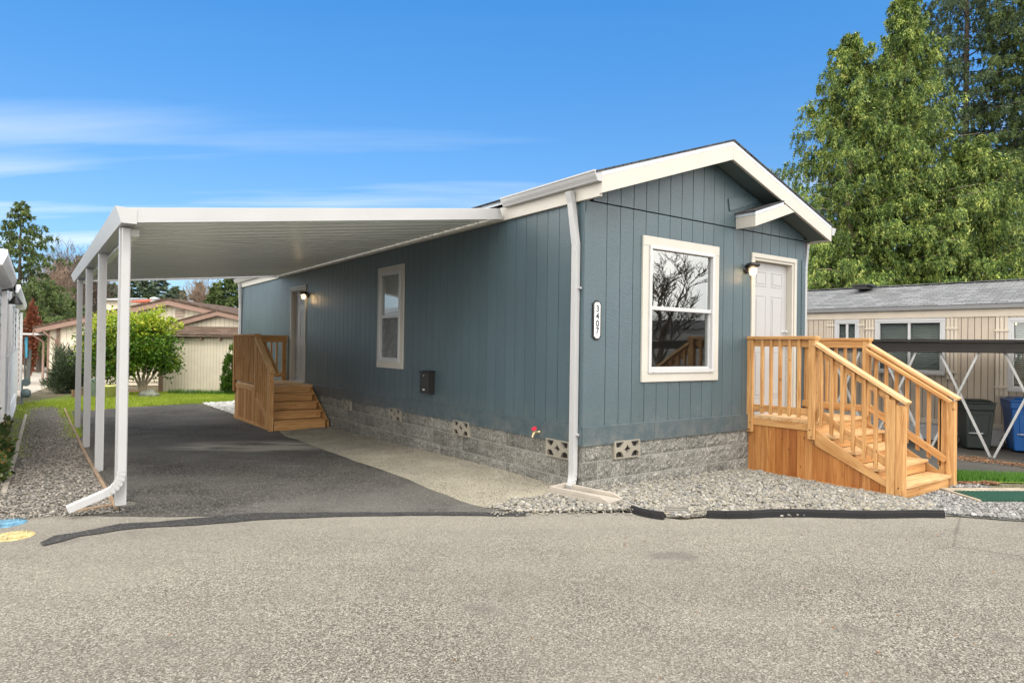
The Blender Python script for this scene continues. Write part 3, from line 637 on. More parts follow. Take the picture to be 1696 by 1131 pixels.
for sx, x0 in ((-1, XL), (1, XR)):
    a, b_ = (x0, RX) if sx < 0 else (RX, x0)
    f.hexa([(a, YF, EZ(a)+.002), (b_, YF, EZ(b_)+.002), (b_, YB, EZ(b_)+.002), (a, YB, EZ(a)+.002), (a, YF, EZ(a)+.044), (b_, YF, EZ(b_)+.044), (b_, YB, EZ(b_)+.044), (a, YB, EZ(a)+.044)])
f.build('drip_edge', M['flash'], house)
f = MB()                                          # rake boards
FD_ = .178
def rakeb(y0, y1, a, b_, top=EZ, d=FD_): f.hexa([(a, y0, top(a)-d), (b_, y0, top(b_)-d), (b_, y1, top(b_)-d), (a, y1, top(a)-d), (a, y0, top(a)), (b_, y0, top(b_)), (b_, y1, top(b_)), (a, y1, top(a))])
for q in ((YF, YF+.035, XL+.05, RX-.0008), (YF, YF+.035, RX+.0008, XR), (YB-.035, YB, XL+.05, RX), (YB-.035, YB, RX, XR)):
    f = MB(); rakeb(q[0], q[1], q[2]-(.0025 if q[2] < 0 else 0), q[3]); f.build('rake_board', M['cream'], house, .002)
f = MB(); f.box(-.052, -.012, YF+.0355, YB-.0355, HT-.012, HT+.155); f.build('eave_board', M['cream'], house, .002)
f = MB(); f.box(XR-.03, XR, YF+.037, YB-.037, EZ(XR)-FD_+.002, EZ(XR)); f.build('eave_board', M['cream'], house, .002)
f = MB()                                          # soffit of the front overhang and right eave
so_ = lambda x: EZ(x)-.155
for a, b_ in ((XL+.06, RX), (RX, XR-.032)):
    f.hexa([(a, YF+.036, so_(a)), (b_, YF+.036, so_(b_)), (b_, -.002, so_(b_)), (a, -.002, so_(a)), (a, YF+.036, so_(a)+.015), (b_, YF+.036, so_(b_)+.015), (b_, -.002, so_(b_)+.015), (a, -.002, so_(a)+.015)])
f.box(HW+.001, XR-.032, 0, YB-.04, so_(XR)+.004, so_(XR)+.02)
f.build('soffit', M['soffit'], house)
# little reverse gable over the front door
e = thing('entry_roof', None, None); e.parent = house
EX0, EXP = 2.57, 3.44; ez = lambda x: 2.775+(x-EX0)*.335
f = MB(); top = ez
f.hexa([(EX0, YF-.001, ez(EX0)-.19), (EXP, YF-.001, ez(EXP)-.19), (EXP, YF+.033, ez(EXP)-.19), (EX0, YF+.033, ez(EX0)-.19), (EX0, YF-.001, ez(EX0)-.045), (EXP-.22, YF-.001, ez(EXP-.22)-.045), (EXP-.22, YF+.033, ez(EXP-.22)-.045), (EX0, YF+.033, ez(EX0)-.045)])
f.box(EX0-.001, EX0+.033, YF+.035, -.016, ez(EX0)-.19, ez(EX0)-.045)
f.build('entry_roof_board', M['cream'], e, .002)
f = MB(); f.hexa([(EX0-.006, YF-.004, ez(EX0)-.044), (EXP-.26, YF-.004, ez(EXP-.26)-.044), (EXP-.26, -.016, ez(EXP-.26)-.044), (EX0-.006, -.016, ez(EX0)-.044), (EX0-.006, YF-.004, ez(EX0)-.008), (EXP-.26, YF-.004, ez(EXP-.26)-.008), (EXP-.26, -.016, ez(EXP-.26)-.008), (EX0-.006, -.016, ez(EX0)-.008)])
f.build('entry_drip_edge', M['flash'], e)
f = MB(); f.hexa([(EX0-.02, YF-.012, ez(EX0)-.006), (EXP-.26, YF-.012, ez(EXP-.26)-.006), (EXP-.26, -.016, ez(EXP-.26)-.006), (EX0-.02, -.016, ez(EX0)-.006), (EX0-.02, YF-.012, ez(EX0)+.014), (EXP-.26, YF-.012, ez(EXP-.26)+.014), (EXP-.26, -.016, ez(EXP-.26)+.014), (EX0-.02, -.016, ez(EX0)+.014)])
f.build('entry_shingles', M['shingle'], e)
f = MB(); f.hexa([(EX0+.034, YF+.034, ez(EX0)-.175), (EXP, YF+.034, ez(EXP)-.175), (EXP, -.016, ez(EXP)-.175), (EX0+.034, -.016, ez(EX0)-.175), (EX0+.034, YF+.034, ez(EX0)-.16), (EXP, YF+.034, ez(EXP)-.16), (EXP, -.016, ez(EXP)-.16), (EX0+.034, -.016, ez(EX0)-.16)])
f.build('entry_soffit', M['soffit'], e)
f = MB(); f.hexa([(2.43, -.030, 2.80), (3.08, -.030, 3.0), (3.08, -.014, 3.0), (2.43, -.014, 2.80), (2.40, -.030, 2.955), (2.95, -.030, 3.055), (2.95, -.014, 3.055), (2.40, -.014, 2.955)])
f.build('wall_flashing', M['siding'], e, .002)
# gutters: K-style profile swept along y
def gutter(y0, y1, xb, zt, s, name='gutter', capn=True):
    prof = [(0, 0), (-.062, 0), (-.070, .018), (-.090, .050), (-.104, .085), (-.112, .088), (-.112, .104), (-.100, .104), (-.100, .092), (-.086, .050), (-.060, .008), (-.008, .008), (-.008, .1), (0, .1)]
    f = MB(); pr = [(xb+s*x, y0, zt-.104+z) for x, z in prof]; f.prism(pr, (0, y1-y0, 0))
    if capn:
        cp = [(0, 0), (-.062, 0), (-.070, .018), (-.090, .050), (-.104, .085), (-.112, .088), (-.112, .104), (0, .104)]
        for yy in (y0-.004, y1+.001): f.prism([(xb+s*x, yy, zt-.104+z) for x, z in cp], (0, .003, 0))
    return f.build(name, M['alum'], house)
gutter(-.30, 1.36, -.054, EZ(-.05)+.042, 1)
gutter(10.75, 14.75, -.054, EZ(-.05)+.042, 1)
gutter(-.30, 14.6, XR+.002, EZ(XR)+.02, -1)
def fluted(mb, p0, p1, w, d, side, nf=4):         # rectangular pipe with shallow flutes on its wide face
    p0, p1, side = Vector(p0), Vector(p1), Vector(side).normalized(); ax = (p1-p0).normalized(); nrm = side.cross(ax).normalized()
    pts = []
    for sgn in (1, -1):
        row = [(-w/2, 0)]
        for i in range(nf):
            c = -w/2+w*(i+.5)/nf; row += [(c-w*.35/nf, 0), (c-w*.2/nf, -.0035), (c+w*.2/nf, -.0035), (c+w*.35/nf, 0)]
        row += [(w/2, 0)]; pts += [(sgn*x, sgn*(d/2+y)) for x, y in row]
    pol = [p0+side*x+nrm*y for x, y in pts]; mb.prism(pol, p1-p0)
def downspout(name, path, w, d, side, parent, bands=()):
    f = MB()
    for a, b_ in zip(path[:-1], path[1:]):
        fluted(f, a, b_, w, d, side)
    o = f.build(name, M['alum'], parent, .003); return o
def elbow(pts0, pts1, c, n=6):
    pts0, pts1, c = Vector(pts0), Vector(pts1), Vector(c); return [tuple((1-t)**2*pts0+2*t*(1-t)*c+t*t*pts1) for t in [i/n for i in range(n+1)]]
downspout('downspout', [(-.115, .135, 2.70), (-.085, .13, 2.58), (-.055, .085, 2.13), (-.055, .085, -.27)]+elbow((-.055, .085, -.27), (-.16, .02, -.42), (-.055, .085, -.40), 5)[1:], .078, .058, (0, 1, 0), house)
downspout('downspout', [(-.115, 14.3, 2.70), (-.09, 14.3, 2.58), (-.055, 14.38, 2.1), (-.055, 14.38, -.5)], .078, .058, (0, 1, 0), house)
downspout('downspout', [(XR+.04, .1, 2.60), (XR+.03, .1, 2.52), (HW+.075, .04, 2.2), (HW+.075, .04, -.5)], .078, .058, (0, 1, 0), house)
for z in (1.67, .12):
    f = MB(); f.box(-.045, -.02, .02, .045, z-.012, z+.012); f.tube([(-.045, .012, z), (-.045, .045, z)], .012, 8)
    f.build('pipe_bracket', M['alum'], house)
# windows
def window(axis, o, trimw, rail, glassmats, screen=None):
    """o=(u0,u1,z0,z1) opening; axis 'x' = gable wall (faces -y), 'y' = side wall (faces -x)"""
    u0, u1, z0, z1 = o
    def bx(mb, a, b_, d0, d1, c, e_):             # d = distance outwards of the wall
        if axis == 'x': mb.box(a, b_, -d1, -d0, c, e_)
        else: mb.box(-d1, -d0, a, b_, c, e_)
    w = thing('window', None, None); w.parent = house
    t = MB(); T = trimw
    bx(t, u0-T+.02, u1+T-.02, .0, .034, z1-.015, z1+T-.02); bx(t, u0-T+.02, u1+T-.02, .0, .034, z0-T+.02, z0+.015)
    bx(t, u0-T+.02, u0+.02, 0, .032, z0+.016, z1-.016); bx(t, u1-.02, u1+T-.02, 0, .032, z0+.016, z1-.016); t.build('window_trim', M['cream'], w, .002)
    fr = MB(); a, b_, c, e_ = u0+.005, u1-.005, z0+.005, z1-.005; F_ = .042
    bx(fr, a, b_, -.05, .052, e_-F_, e_); bx(fr, a, b_, -.05, .052, c, c+F_); bx(fr, a, a+F_, -.05, .050, c+F_, e_-F_); bx(fr, b_-F_, b_, -.05, .050, c+F_, e_-F_)
    bx(fr, a+F_, b_-F_, -.02, .030, rail-.022, rail+.022)
    bx(fr, a+F_, a+F_+.022, -.045, .012, c+F_, rail-.022); bx(fr, b_-F_-.022, b_-F_, -.045, .012, c+F_, rail-.022); bx(fr, a+F_+.022, b_-F_-.022, -.045, .012, c+F_, c+F_+.028)
    bx(fr, a+.06, a+.075, .052, .058, c+.005, c+.03); bx(fr, b_-.075, b_-.06, .052, .058, c+.005, c+.03)
    fr.build('window_frame', M['vinyl'], w, .003)
    for k_, (zz0, zz1, dd) in enumerate(((rail+.022, e_-F_, .008), (c+F_+.028, rail-.022, -.012))):
        gl = MB()
        if axis == 'x': gl.face([(a+F_, -dd, zz0), (b_-F_, -dd, zz0), (b_-F_, -dd, zz1), (a+F_, -dd, zz1)])
        else: gl.face([(-dd, b_-F_, zz0), (-dd, a+F_, zz0), (-dd, a+F_, zz1), (-dd, b_-F_, zz1)])
        gl.build('glass', glassmats[k_], w)
    if screen:
        gl = MB(); dd = .02; zz0, zz1 = c+F_+.028, rail-.022
        if axis == 'x': gl.face([(a+F_, -dd, zz0), (b_-F_, -dd, zz0), (b_-F_, -dd, zz1), (a+F_, -dd, zz1)])
        else: gl.face([(-dd, b_-F_-.03, zz0), (-dd, a+F_+.022, zz0), (-dd, a+F_+.022, zz1), (-dd, b_-F_-.03, zz1)])
        gl.build('insect_screen', screen, w)
    return w
window('x', (.945, 2.125, .755, 2.225), .115, 1.505, (M['glass'], M['glass_low']))
ws = window('y', (4.285, 5.055, .755, 2.225), .115, 1.50, (M['glass'], M['glass_low']), M['screen'])
f = MB()
for i in range(22): z = 2.17-i*.03; f.hexa([(.06, 4.34, z), (.085, 4.34, z+.012), (.085, 5.0, z+.012), (.06, 5.0, z), (.06, 4.34, z+.002), (.085, 4.34, z+.014), (.085, 5.0, z+.014), (.06, 5.0, z+.002)])
f.build('window_blind', M['blind'], ws)
# doors
def door(axis, u0, u1, z0, z1, hinge_far=False):
    def bx(mb, a, b_, d0, d1, c, e_):
        if axis == 'x': mb.box(a, b_, -d1, -d0, c, e_)
        else: mb.box(-d1, -d0, a, b_, c, e_)
    w = thing('front_door', None, None); w.parent = house
    t = MB(); T = .058
    bx(t, u0-T, u1+T, .0, .03, z1, z1+T); bx(t, u0-T, u0, 0, .028, z0, z1); bx(t, u1, u1+T, 0, .028, z0, z1); t.build('door_trim', M['cream'], w, .002)
    t = MB(); bx(t, u0, u0+.035, -.12, .012, z0, z1); bx(t, u1-.035, u1, -.12, .012, z0, z1); bx(t, u0+.035, u1-.035, -.12, .012, z1-.035, z1); t.build('door_jamb', M['cream'], w, .002)
    t = MB(); bx(t, u0-.01, u1+.01, -.10, .05, z0-.025, z0+.012); t.build('threshold', M['alum'], w, .002)
    a, b_ = u0+.04, u1-.04; c, e_ = z0+.018, z1-.04; dd = -.075; s = MB()
    bx(s, a, b_, dd-.04, dd, c, e_)
    wd = b_-a; H = e_-c
    for px0, px1 in ((.13, .43), (.57, .87)):
        for pz0, pz1 in ((.09, .40), (.47, .78), (.84, .94)):
            ua, ub, za, zb = a+px0*wd, a+px1*wd, c+pz0*H, c+pz1*H; m_ = .012
            bx(s, ua, ub, dd+.0005, dd+.005, za, za+m_); bx(s, ua, ub, dd+.0005, dd+.005, zb-m_, zb); bx(s, ua, ua+m_, dd+.0005, dd+.0045, za+m_, zb-m_); bx(s, ub-m_, ub, dd+.0005, dd+.0045, za+m_, zb-m_)
            bx(s, ua+.035, ub-.035, dd+.0005, dd+.006, za+.035, zb-.035)
    s.build('door_slab', M['door'], w, .003)
    kx = (b_-.07) if axis == 'x' else (a+.07); 
    for zz, r_, nm in ((z0+.93, .028, 'door_knob'), (z0+1.10, .024, 'deadbolt')):
        h = MB()
        p = (kx, -dd-.0, zz) if axis == 'x' else (-dd, kx, zz); dr = Vector((0, -1, 0)) if axis == 'x' else Vector((-1, 0, 0)); p = Vector(p)
        h.tube([p+dr*.0, p+dr*.012, p+dr*.03, p+dr*.05, p+dr*.06], [r_, r_, r_*.4, r_*.95, r_*.5], 12); h.build(nm, M['galv'], w)
door('x', 2.975, 3.915, .20, 2.265); door('y', 8.905, 9.845, .20, 2.25)
# a plain closed room so that the panes look into something
f = MB()
def inner(x0, x1, y0, y1, z0, z1): f.box(x0-.02, x0, y0, y1, z0, z1); f.box(x1, x1+.02, y0, y1, z0, z1); f.box(x0, x1, y1, y1+.02, z0, z1); f.box(x0, x1, y0, y1, z0-.02, z0); f.box(x0, x1, y0, y1, z1, z1+.02)
inner(.10, HW-.1, .13, 6.5, .15, 2.5); f.build('interior_room', M['room'], house)
f = MB(); f.box(.3, 2.6, 3.3, 3.9, .15, 1.05); f.box(.25, 2.65, 3.25, 3.95, 1.055, 1.10); f.box(2.9, 3.6, 3.9, 4.6, .15, 1.9); f.build('kitchen_counter', M['blind'], house, .005)

# things fixed to the walls
def plaque():
    r = thing('house_number_plaque', 'white vertical house number plaque with black border beside the front corner', 'sign', (.163, -.010, 1.335))
    w, h, c = .060, .212, .030
    def outl(k_): return [(-w+k_, -h+c+k_*.5), (-w*.55, -h+c*.6+k_*.8), (-w*.35, -h+k_), (w*.35, -h+k_), (w*.55, -h+c*.6+k_*.8), (w-k_, -h+c+k_*.5), (w-k_, h-c-k_*.5), (w*.55, h-c*.6-k_*.8), (w*.35, h-k_), (-w*.35, h-k_), (-w*.55, h-c*.6-k_*.8), (-w+k_, h-c-k_*.5)]
    mt = lambda y: Matrix(((1, 0, 0, 0), (0, 0, -1, y), (0, 1, 0, 0), (0, 0, 0, 1)))
    plate('border', outl(0), [], .014, mt(-.007), M['black'], r); plate('face', [(x*.98, y*.985) for x, y in outl(.019)], [], .006, mt(-.0165), M['plaque'], r)
    for i, ch in enumerate('3407'):
        cu = bpy.data.curves.new('t', 'FONT'); cu.body = ch; cu.size = .098; cu.align_x = 'CENTER'; cu.align_y = 'CENTER'; cu.extrude = .001; cu.offset = .0028
        t = bpy.data.objects.new('t', cu); me = bpy.data.meshes.new_from_object(t); bpy.data.objects.remove(t)
        me.transform(Matrix(((.92, 0, 0, 0), (0, 0, -1, -.0215), (0, 1, 0, .119-i*.079), (0, 0, 0, 1)))); me.materials.clear(); me.materials.append(M['black'])
        o = bpy.data.objects.new('digit', me); C.objects.link(o); o.parent = r
plaque()
def wall_lamp(loc, rz, label):                    # local: wall at y=0, outwards -y
    r = thing('wall_lamp', label, 'lamp', loc, rz, 'jelly jar lamps beside the doors')
    f = MB(); f.tube([(0, 0, 0), (0, -.018, 0), (0, -.03, 0)], [.055, .055, .03], 20); f.build('back_plate', M['black'], r)
    f = MB(); f.tube([(0, -.02, -.01), (0, -.05, -.005), (0, -.07, .03), (0, -.08, .06)], .014, 10); f.build('arm', M['black'], r)
    f = MB(); f.lathe((0, -.105, .045), [(.04, -.02), (.075, -.018), (.088, 0), (.088, .018), (.06, .035), (.0, .04)], 24); f.build('cap', M['black'], r)
    f = MB(); f.lathe((0, -.105, -.085), [(.0, 0), (.03, .004), (.045, .03), (.05, .07), (.048, .105)], 20); f.build('glass_jar', M['lampglass'], r)
    f = MB(); f.lathe((0, -.105, -.065), [(0, 0), (.022, .012), (.030, .035), (.024, .06), (.014, .08)], 14); f.build('bulb', M['bulb'], r)
    L = bpy.data.lights.new('bulb_glow', 'POINT'); L.energy = .55; L.color = (1, .62, .28); L.shadow_soft_size = .03
    lo = bpy.data.objects.new('bulb_glow', L); C.objects.link(lo); lo.parent = r; lo.location = (0, -.13, -.12)
wall_lamp((2.80, -.010, 2.085), 0, 'lit black jar lamp on the gable wall left of the front door')
wall_lamp((-.010, 8.72, 2.06), -PI/2, 'lit black jar lamp on the long wall right of the side door')
r = thing('mailbox', 'black metal wall mailbox mounted low on the long blue wall', 'mailbox', (-.010, 3.30, .34))
f = MB(); f.box(-.115, 0, -.125, .125, 0, .30); f.build('box', M['black'], r, .004)
f = MB(); f.hexa([(-.135, -.135, .301), (0, -.135, .301), (0, .135, .301), (-.135, .135, .301), (-.135, -.135, .312), (0, -.135, .335), (0, .135, .335), (-.135, .135, .312)]); f.build('lid', M['black'], r, .003)
f = MB(); f.box(-.1175, -.1155, -.035, .03, .045, .07); f.build('label_window', M['white'], r)
f = MB(); f.tube([(-.115, .0, .26), (-.122, .0, .26)], .009, 12); f.build('lock', M['galv'], r)
r = thing('garden_tap', 'outdoor tap with a red handle on the blue skirt board', 'tap', (-.028, .70, .075))
f = MB(); f.tube([(0, 0, 0), (-.05, 0, 0), (-.075, 0, -.005), (-.095, 0, -.035), (-.098, 0, -.055)], [.013, .013, .016, .013, .012], 10); f.tube([(-.055, 0, 0), (-.075, 0, .035)], .008, 8); f.build('spout', flat('brass', (.45, .36, .2), .3, .7), r)
f = MB(); f.tube([(-.072, 0, .033), (-.082, 0, .048)], [.032, .030], 8); f.build('handle', flat('red_handle', (.55, .02, .05), .4), r)

# splash block under the corner downspout
r = thing('splash_block', 'beige concrete splash block under the corner downspout', 'splash block', (-.185, -.26, g(0, 0)+.055), math.radians(13))
f = MB(); L_, W_ = .36, .13
f.box(-W_, W_, -L_, L_, -.02, .012); f.build('base', M['concrete'], r, .004)
f = MB()
for s_ in (-1, 1):
    x0, x1 = (W_-.028, W_) if s_ > 0 else (-W_, -W_+.028)
    f.hexa([(x0, -L_, .0125), (x1, -L_, .0125), (x1, L_, .0125), (x0, L_, .0125), (x0, -L_+.1, .05), (x1, -L_+.1, .05), (x1, L_, .062), (x0, L_, .062)])
f.box(-W_+.029, W_-.029, L_-.028, L_, .0125, .06)
f.build('rim', M['concrete'], r, .004)
# ------------------------------------------------------------------ porches with stairs
def porch(name, label, loc, w, dep, rails, gz, pale):
    r = thing(name, label, 'porch', loc, 0)
    DT, RS, TR, SLP = .19, .15, .255, .15/.255
    mA = M['cedar']; mS = M['cedar_d'] if not pale else M['cedar']
    def part(nm, mb, mat=None, bev=.003): return mb.build(nm, mat or mA, r, bev)
    yd = -dep                                     # front nose of the deck
    f = MB(); n_ = max(3, round(dep/.14))
    for i in range(n_):
        a = yd+.145*i; b_ = min(a+.14, -.001)
        if b_-a > .03: f.box(.045, w-(.045 if 'right' in rails else .0), a, b_, DT-.036, DT)
    part('decking', f, M['cedar_l'])
    f = MB(); f.box(.042, .082, yd+.02, -.001, DT-.16, DT-.037); f.box(w-.08, w-.042, yd+.02, -.001, DT-.16, DT-.037); f.box(.083, w-.083, yd+.02, yd+.058, DT-.16, DT-.037); part('rim_board', f)
    # treads and risers
    yn = yd
    for i in range(1, 5):
        z = DT-RS*i; y0 = yd-TR*i
        f = MB(); f.box(.055, w-.055, y0, y0+.135, z-.034, z); f.box(.055, w-.055, y0+.139, y0+.272, z-.034, z); part('tread', f, M['cedar_l'] if not pale else M['cedar'])
    for i in range(0, 5):
        z = DT-RS*i; y0 = yd-TR*i+.022
        f = MB(); f.box(.085, w-.085, y0, y0+.024, (z-RS+.002) if i < 4 else gz-.03, z-.036); part('riser', f, mA)
    # side skirts: vertical boards, base board and stringer
    yf = yd-TR*4+.02                              # front of the lowest riser
    for sx in (0, 1):
        xo0, xo1 = (.036, .056) if sx == 0 else (w-.056, w-.036)
        top = lambda y: DT-.10 if y >= yd+.02 else DT-.14+(y-yd)*SLP
        f = MB(); y = -.001; rv = random.Random(3+sx)
        while y > yf+.02:
            y1 = max(yf, y-.098); f.hexa([(xo0, y1+.003, gz-.05), (xo1, y1+.003, gz-.05), (xo1, y, gz-.05), (xo0, y, gz-.05), (xo0, y1+.003, max(gz, top(y1))), (xo1, y1+.003, max(gz, top(y1))), (xo1, y, max(gz, top(y))), (xo0, y, max(gz, top(y)))]); y = y1
        part('skirt_panel', f, mS, .0015)
        a, b_ = (.012, .0345) if sx == 0 else (w-.0345, w-.012)
        f = MB(); f.box(a+.004, b_, yf-.0, -.002, gz-.04, gz+.055); part('base_board', f, mS)
        f = MB(); z0, z1 = DT-.06+.0, DT-.06+(yf-yd)*SLP
        f.hexa([(a, yf, max(gz+.056, z1-.19)), (b_, yf, max(gz+.056, z1-.19)), (b_, yd, z0-.20), (a, yd, z0-.20), (a, yf, z1+.0), (b_, yf, z1+.0), (b_, yd, z0), (a, yd, z0)]); part('stringer', f)
        f = MB(); f.box(a+.004, b_, yd+.005, -.002, DT-.115, DT-.038); part('rim_board', f)
    RT = 1.18
    def rail_side(x, s, pre):                     # x = outer face; s = +1 inwards
        X = lambda a, b_: (min(x+s*a, x+s*b_), max(x+s*a, x+s*b_))
        f = MB(); x0, x1 = X(-.028, .010); f.box(x0, x1, -.092, -.003, -.02, RT-.001); part('post', f)
        f = MB(); x0, x1 = X(-.028, .010); f.box(x0, x1, yd-.045, yd+.044, -.02, RT-.001); f.box(*X(.013, .05), yd-.047, yd+.042, DT+.001 if s*pre > 0 else DT+.001, RT-.001); part('post', f)
        f = MB(); x0, x1 = X(-.045, .065); f.box(x0, x1, yd-.055, .001, RT, RT+.038); part('rail_cap', f)
        f = MB(); x0, x1 = X(.012, .05); f.box(x0, x1, yd+.046, -.002, RT-.092, RT-.002); part('top_rail', f)
        f = MB(); f.box(x0, x1, yd+.046, -.002, DT+.06, DT+.148); part('bottom_rail', f)
        n_ = max(2, round((dep-.14)/.127)-0); y = -.092; st = (dep-.14)/(n_+0)
        for i in range(1, n_):
            yy = -.092+(-dep+.044+.092)*i/n_
            f = MB(); b0, b1 = X(-.026, .010); f.box(b0, b1, yy-.019, yy+.019, DT+.04, RT-.004); part('baluster', f)
        # stair rail
        yt = yd-.046; ye = yd-TR*4-.045; hz = lambda y: RT-.07+(y-yt)*SLP*1.04
        f = MB(); yp = ye+.02
        f.box(*X(-.028, .010), yp, yp+.089, gz-.03, hz(yp)-.03); f.box(*X(-.027, .010), yp+.092, yp+.178, gz-.03+(.06), hz(yp+.09)-.032); f.box(*X(.013, .05), yp+.001, yp+.088, gz-.03, hz(yp)-.03); part('post', f)
        f = MB(); f.bar((x+s*.012, yt+.015, hz(yt)+.02), (x+s*.012, ye-.01, hz(ye)+.006), .115, .036); part('handrail', f, M['cedar_l'])
        dz = .062
        f = MB(); f.bar((x+s*.031, yt, hz(yt)-dz), (x+s*.031, yp+.09, hz(yp+.09)-dz), .036, .085); part('top_rail', f)
        f = MB(); f.bar((x+s*.031, yt, hz(yt)-.80), (x+s*.031, yp+.09, hz(yp+.09)-.80), .036, .085); part('bottom_rail', f)
        L_ = yt-(yp+.178); n2 = 7
        for i in range(1, n2+1):
            yy = yt-.068-.126*(i-1)
            f = MB(); b0, b1 = X(-.026, .010); f.hexa([(b0, yy-.019, hz(yy)-.94), (b1, yy-.019, hz(yy)-.94), (b1, yy+.019, hz(yy)-.92), (b0, yy+.019, hz(yy)-.92), (b0, yy-.019, hz(yy)-.035), (b1, yy-.019, hz(yy)-.035), (b1, yy+.019, hz(yy)-.025), (b0, yy+.019, hz(yy)-.025)]); part('baluster', f)
        # bolts
        f = MB()
        for (yy, zz) in ((-.04, .01), (-.055, .10), (yd-.005, .01), (yd+.015, .09), (yp+.04, gz+.06), (yp+.05, gz+.14)):
            f.tube([(x-s*.0275, yy, zz), (x-s*.0315, yy, zz)], .008, 8)
        part('bolt', f, M['black'], 0)
        return hz, yt, ye
    if 'left' in rails: hz, yt, ye = rail_side(.012, 1, 1)
    if 'right' in rails: hz, yt, ye = rail_side(w-.012, -1, 1)
    gx_ = w-.14 if 'right' in rails else .14
    f = MB(); f.bar((gx_, yt+.01, hz(yt)-.045), (gx_, ye+.03, hz(ye+.03)-.045), .05, .036); part('grab_rail', f)
    f = MB()
    for yy in (yt-.12, (yt+ye)/2, ye+.15): f.bar((gx_, yy, hz(yy)-.06), (gx_+(.08 if gx_ > w/2 else -.08), yy, hz(yy)-.09), .03, .04)
    part('rail_bracket', f)
    if 'back' in rails:
        f = MB(); f.box(.067, w+.0, -.06, .04, RT, RT+.038); part('rail_cap', f)
        f = MB(); f.box(.055, w-.0, -.045, -.009, RT-.12, RT-.002); part('top_rail', f)
        f = MB(); f.box(.055, w-.0, -.045, -.009, DT+.09, DT+.178); part('bottom_rail', f)
        f = MB(); f.box(w-.10, w-.004, -.007, .03, -.02, RT-.001); part('post', f); f = MB(); f.box(.0, .09, -.002, .036, -.02, RT-.001); part('post', f)
        for i in range(1, 8):
            xx = .09+(w-.19)*i/8; f = MB(); f.box(xx-.019, xx+.019, -.007, .030, DT+.06, RT-.004); part('baluster', f)
        f = MB(); f.box(.06, w-.002, -.02, .0, gz-.05, DT-.037); part('skirt_panel', f, mS)
    return r
porch('front_porch', 'cedar porch with railed stairs by the front gable door', (2.872, 0, 0), 1.345, .89, ('left', 'right'), -.562, False)
porch('side_porch', 'cedar porch with stairs by the side door under the carport', (-1.178, 10.11, 0), 1.148, 1.80, ('left', 'back'), -.60, True)

# ------------------------------------------------------------------ carport
cp = thing('carport', 'white metal lean-to carport roof on four posts beside the blue house', 'carport', (0, 0, 0))
CY0, CY1 = 1.43, 10.82
zl = lambda y: 2.072+.0155*(y-1.43)
zp = lambda x, y: zl(y)+(2.612-zl(y))*(x+4.08)/4.02
prof = [(0, 0), (.115, 0), (.125, .018), (.135, 0), (.245, 0), (.249, .062), (.290, .062), (.294, -.012), (.302, -.012)]; per = .305
ys, zs = [], []
y = CY0+.03
while y < CY1-.05:
    for a, z in prof:
        if y+a < CY1-.02: ys.append(y+a); zs.append(z)
    y += per
V, F = [], []
for X_ in (-4.00, -.07):
    for t in (0, .004):
        for yy, zz in zip(ys, zs): V.append((X_, yy, zp(X_, yy)+zz+.03+t))
n = len(ys)
for i in range(n-1):
    F.append((i, i+1, 2*n+i+1, 2*n+i)); F.append((n+i, 3*n+i, 3*n+i+1, n+i+1)); F.append((i, n+i, n+i+1, i+1)); F.append((2*n+i, 2*n+i+1, 3*n+i+1, 3*n+i))
raw('roof_panel', V, F, M['panel'], cp)
f = MB()
def fasc(y0, y1): f.hexa([(-4.085, y0, zp(-4.085, y0)-.004), (-.058, y0, 2.600), (-.058, y1, 2.600), (-4.085, y1, zp(-4.085, y1)-.004), (-4.085, y0, zp(-4.085, y0)+.128), (-.115, y0, 2.728), (-.115, y1, 2.728), (-4.085, y1, zp(-4.085, y1)+.128)])
fasc(CY0, CY0+.03); f.build('front_fascia', M['alum'], cp, .002)
f = MB(); fasc(CY1-.03, CY1); f.build('rear_fascia', M['alum'], cp, .002)
f = MB(); pr = [(-4.105, .0), (-3.985, .0), (-3.985, .13), (-3.99, .13), (-3.99, .006), (-4.10, .006), (-4.142, .142), (-4.152, .142)]
b0 = [(x, CY0-.004, zl(CY0)+z-.006) for x, z in pr]
f.prism(b0, (0, CY1-CY0+.008, zl(CY1)-zl(CY0)))
for yy in (CY0-.008, CY1+.005): f.prism([(x, yy, zl(yy)+z-.006) for x, z in [(-4.105, 0), (-3.985, 0), (-3.985, .13), (-4.152, .142)]], (0, .003, 0))
f.build('gutter_beam', M['alum'], cp, .001)
f = MB(); f.hexa([(-3.975, CY0+.6, zl(CY0)-.03), (-3.90, CY0+.6, zl(CY0)-.03), (-3.90, CY1-.035, zl(CY1)-.03), (-3.975, CY1-.035, zl(CY1)-.03), (-3.975, CY0+.6, zl(CY0)+.036), (-3.90, CY0+.6, zl(CY0)+.036), (-3.90, CY1-.035, zl(CY1)+.036), (-3.975, CY1-.035, zl(CY1)+.036)]); f.build('beam', M['panel'], cp)
for i, yy in enumerate((1.74, 4.30, 6.86, 9.62)):
    f = MB(); zb = g(-4.04, yy)+(.06 if i == 0 else -.03); f.box(-4.09, -4.00, yy-.045, yy+.045, zb, zl(yy)-.008)
    for k_ in range(5): xx = -4.079+.0125*k_+.005; f.box(xx, xx+.006, yy-.0475, yy-.0455, zb+.02, zl(yy)-.04)
    f.build('post', M['alum'], cp, .003)
f = MB(); f.box(-4.10, -3.94, 1.655, 1.82, g(-4.04, 1.74)+.005, g(-4.04, 1.74)+.012)
dsx, dsy = -4.045, 1.655
o = downspout('downspout', [(dsx, dsy, zl(1.6)-.02), (dsx, dsy, -.13)]+elbow((dsx, dsy, -.13), (dsx-.13, dsy, -.315), (dsx-.005, dsy, -.27), 6)[1:]+[(dsx-.40, dsy-.02, -.415)], .085, .062, (0, 1, 0), cp)
f = MB()
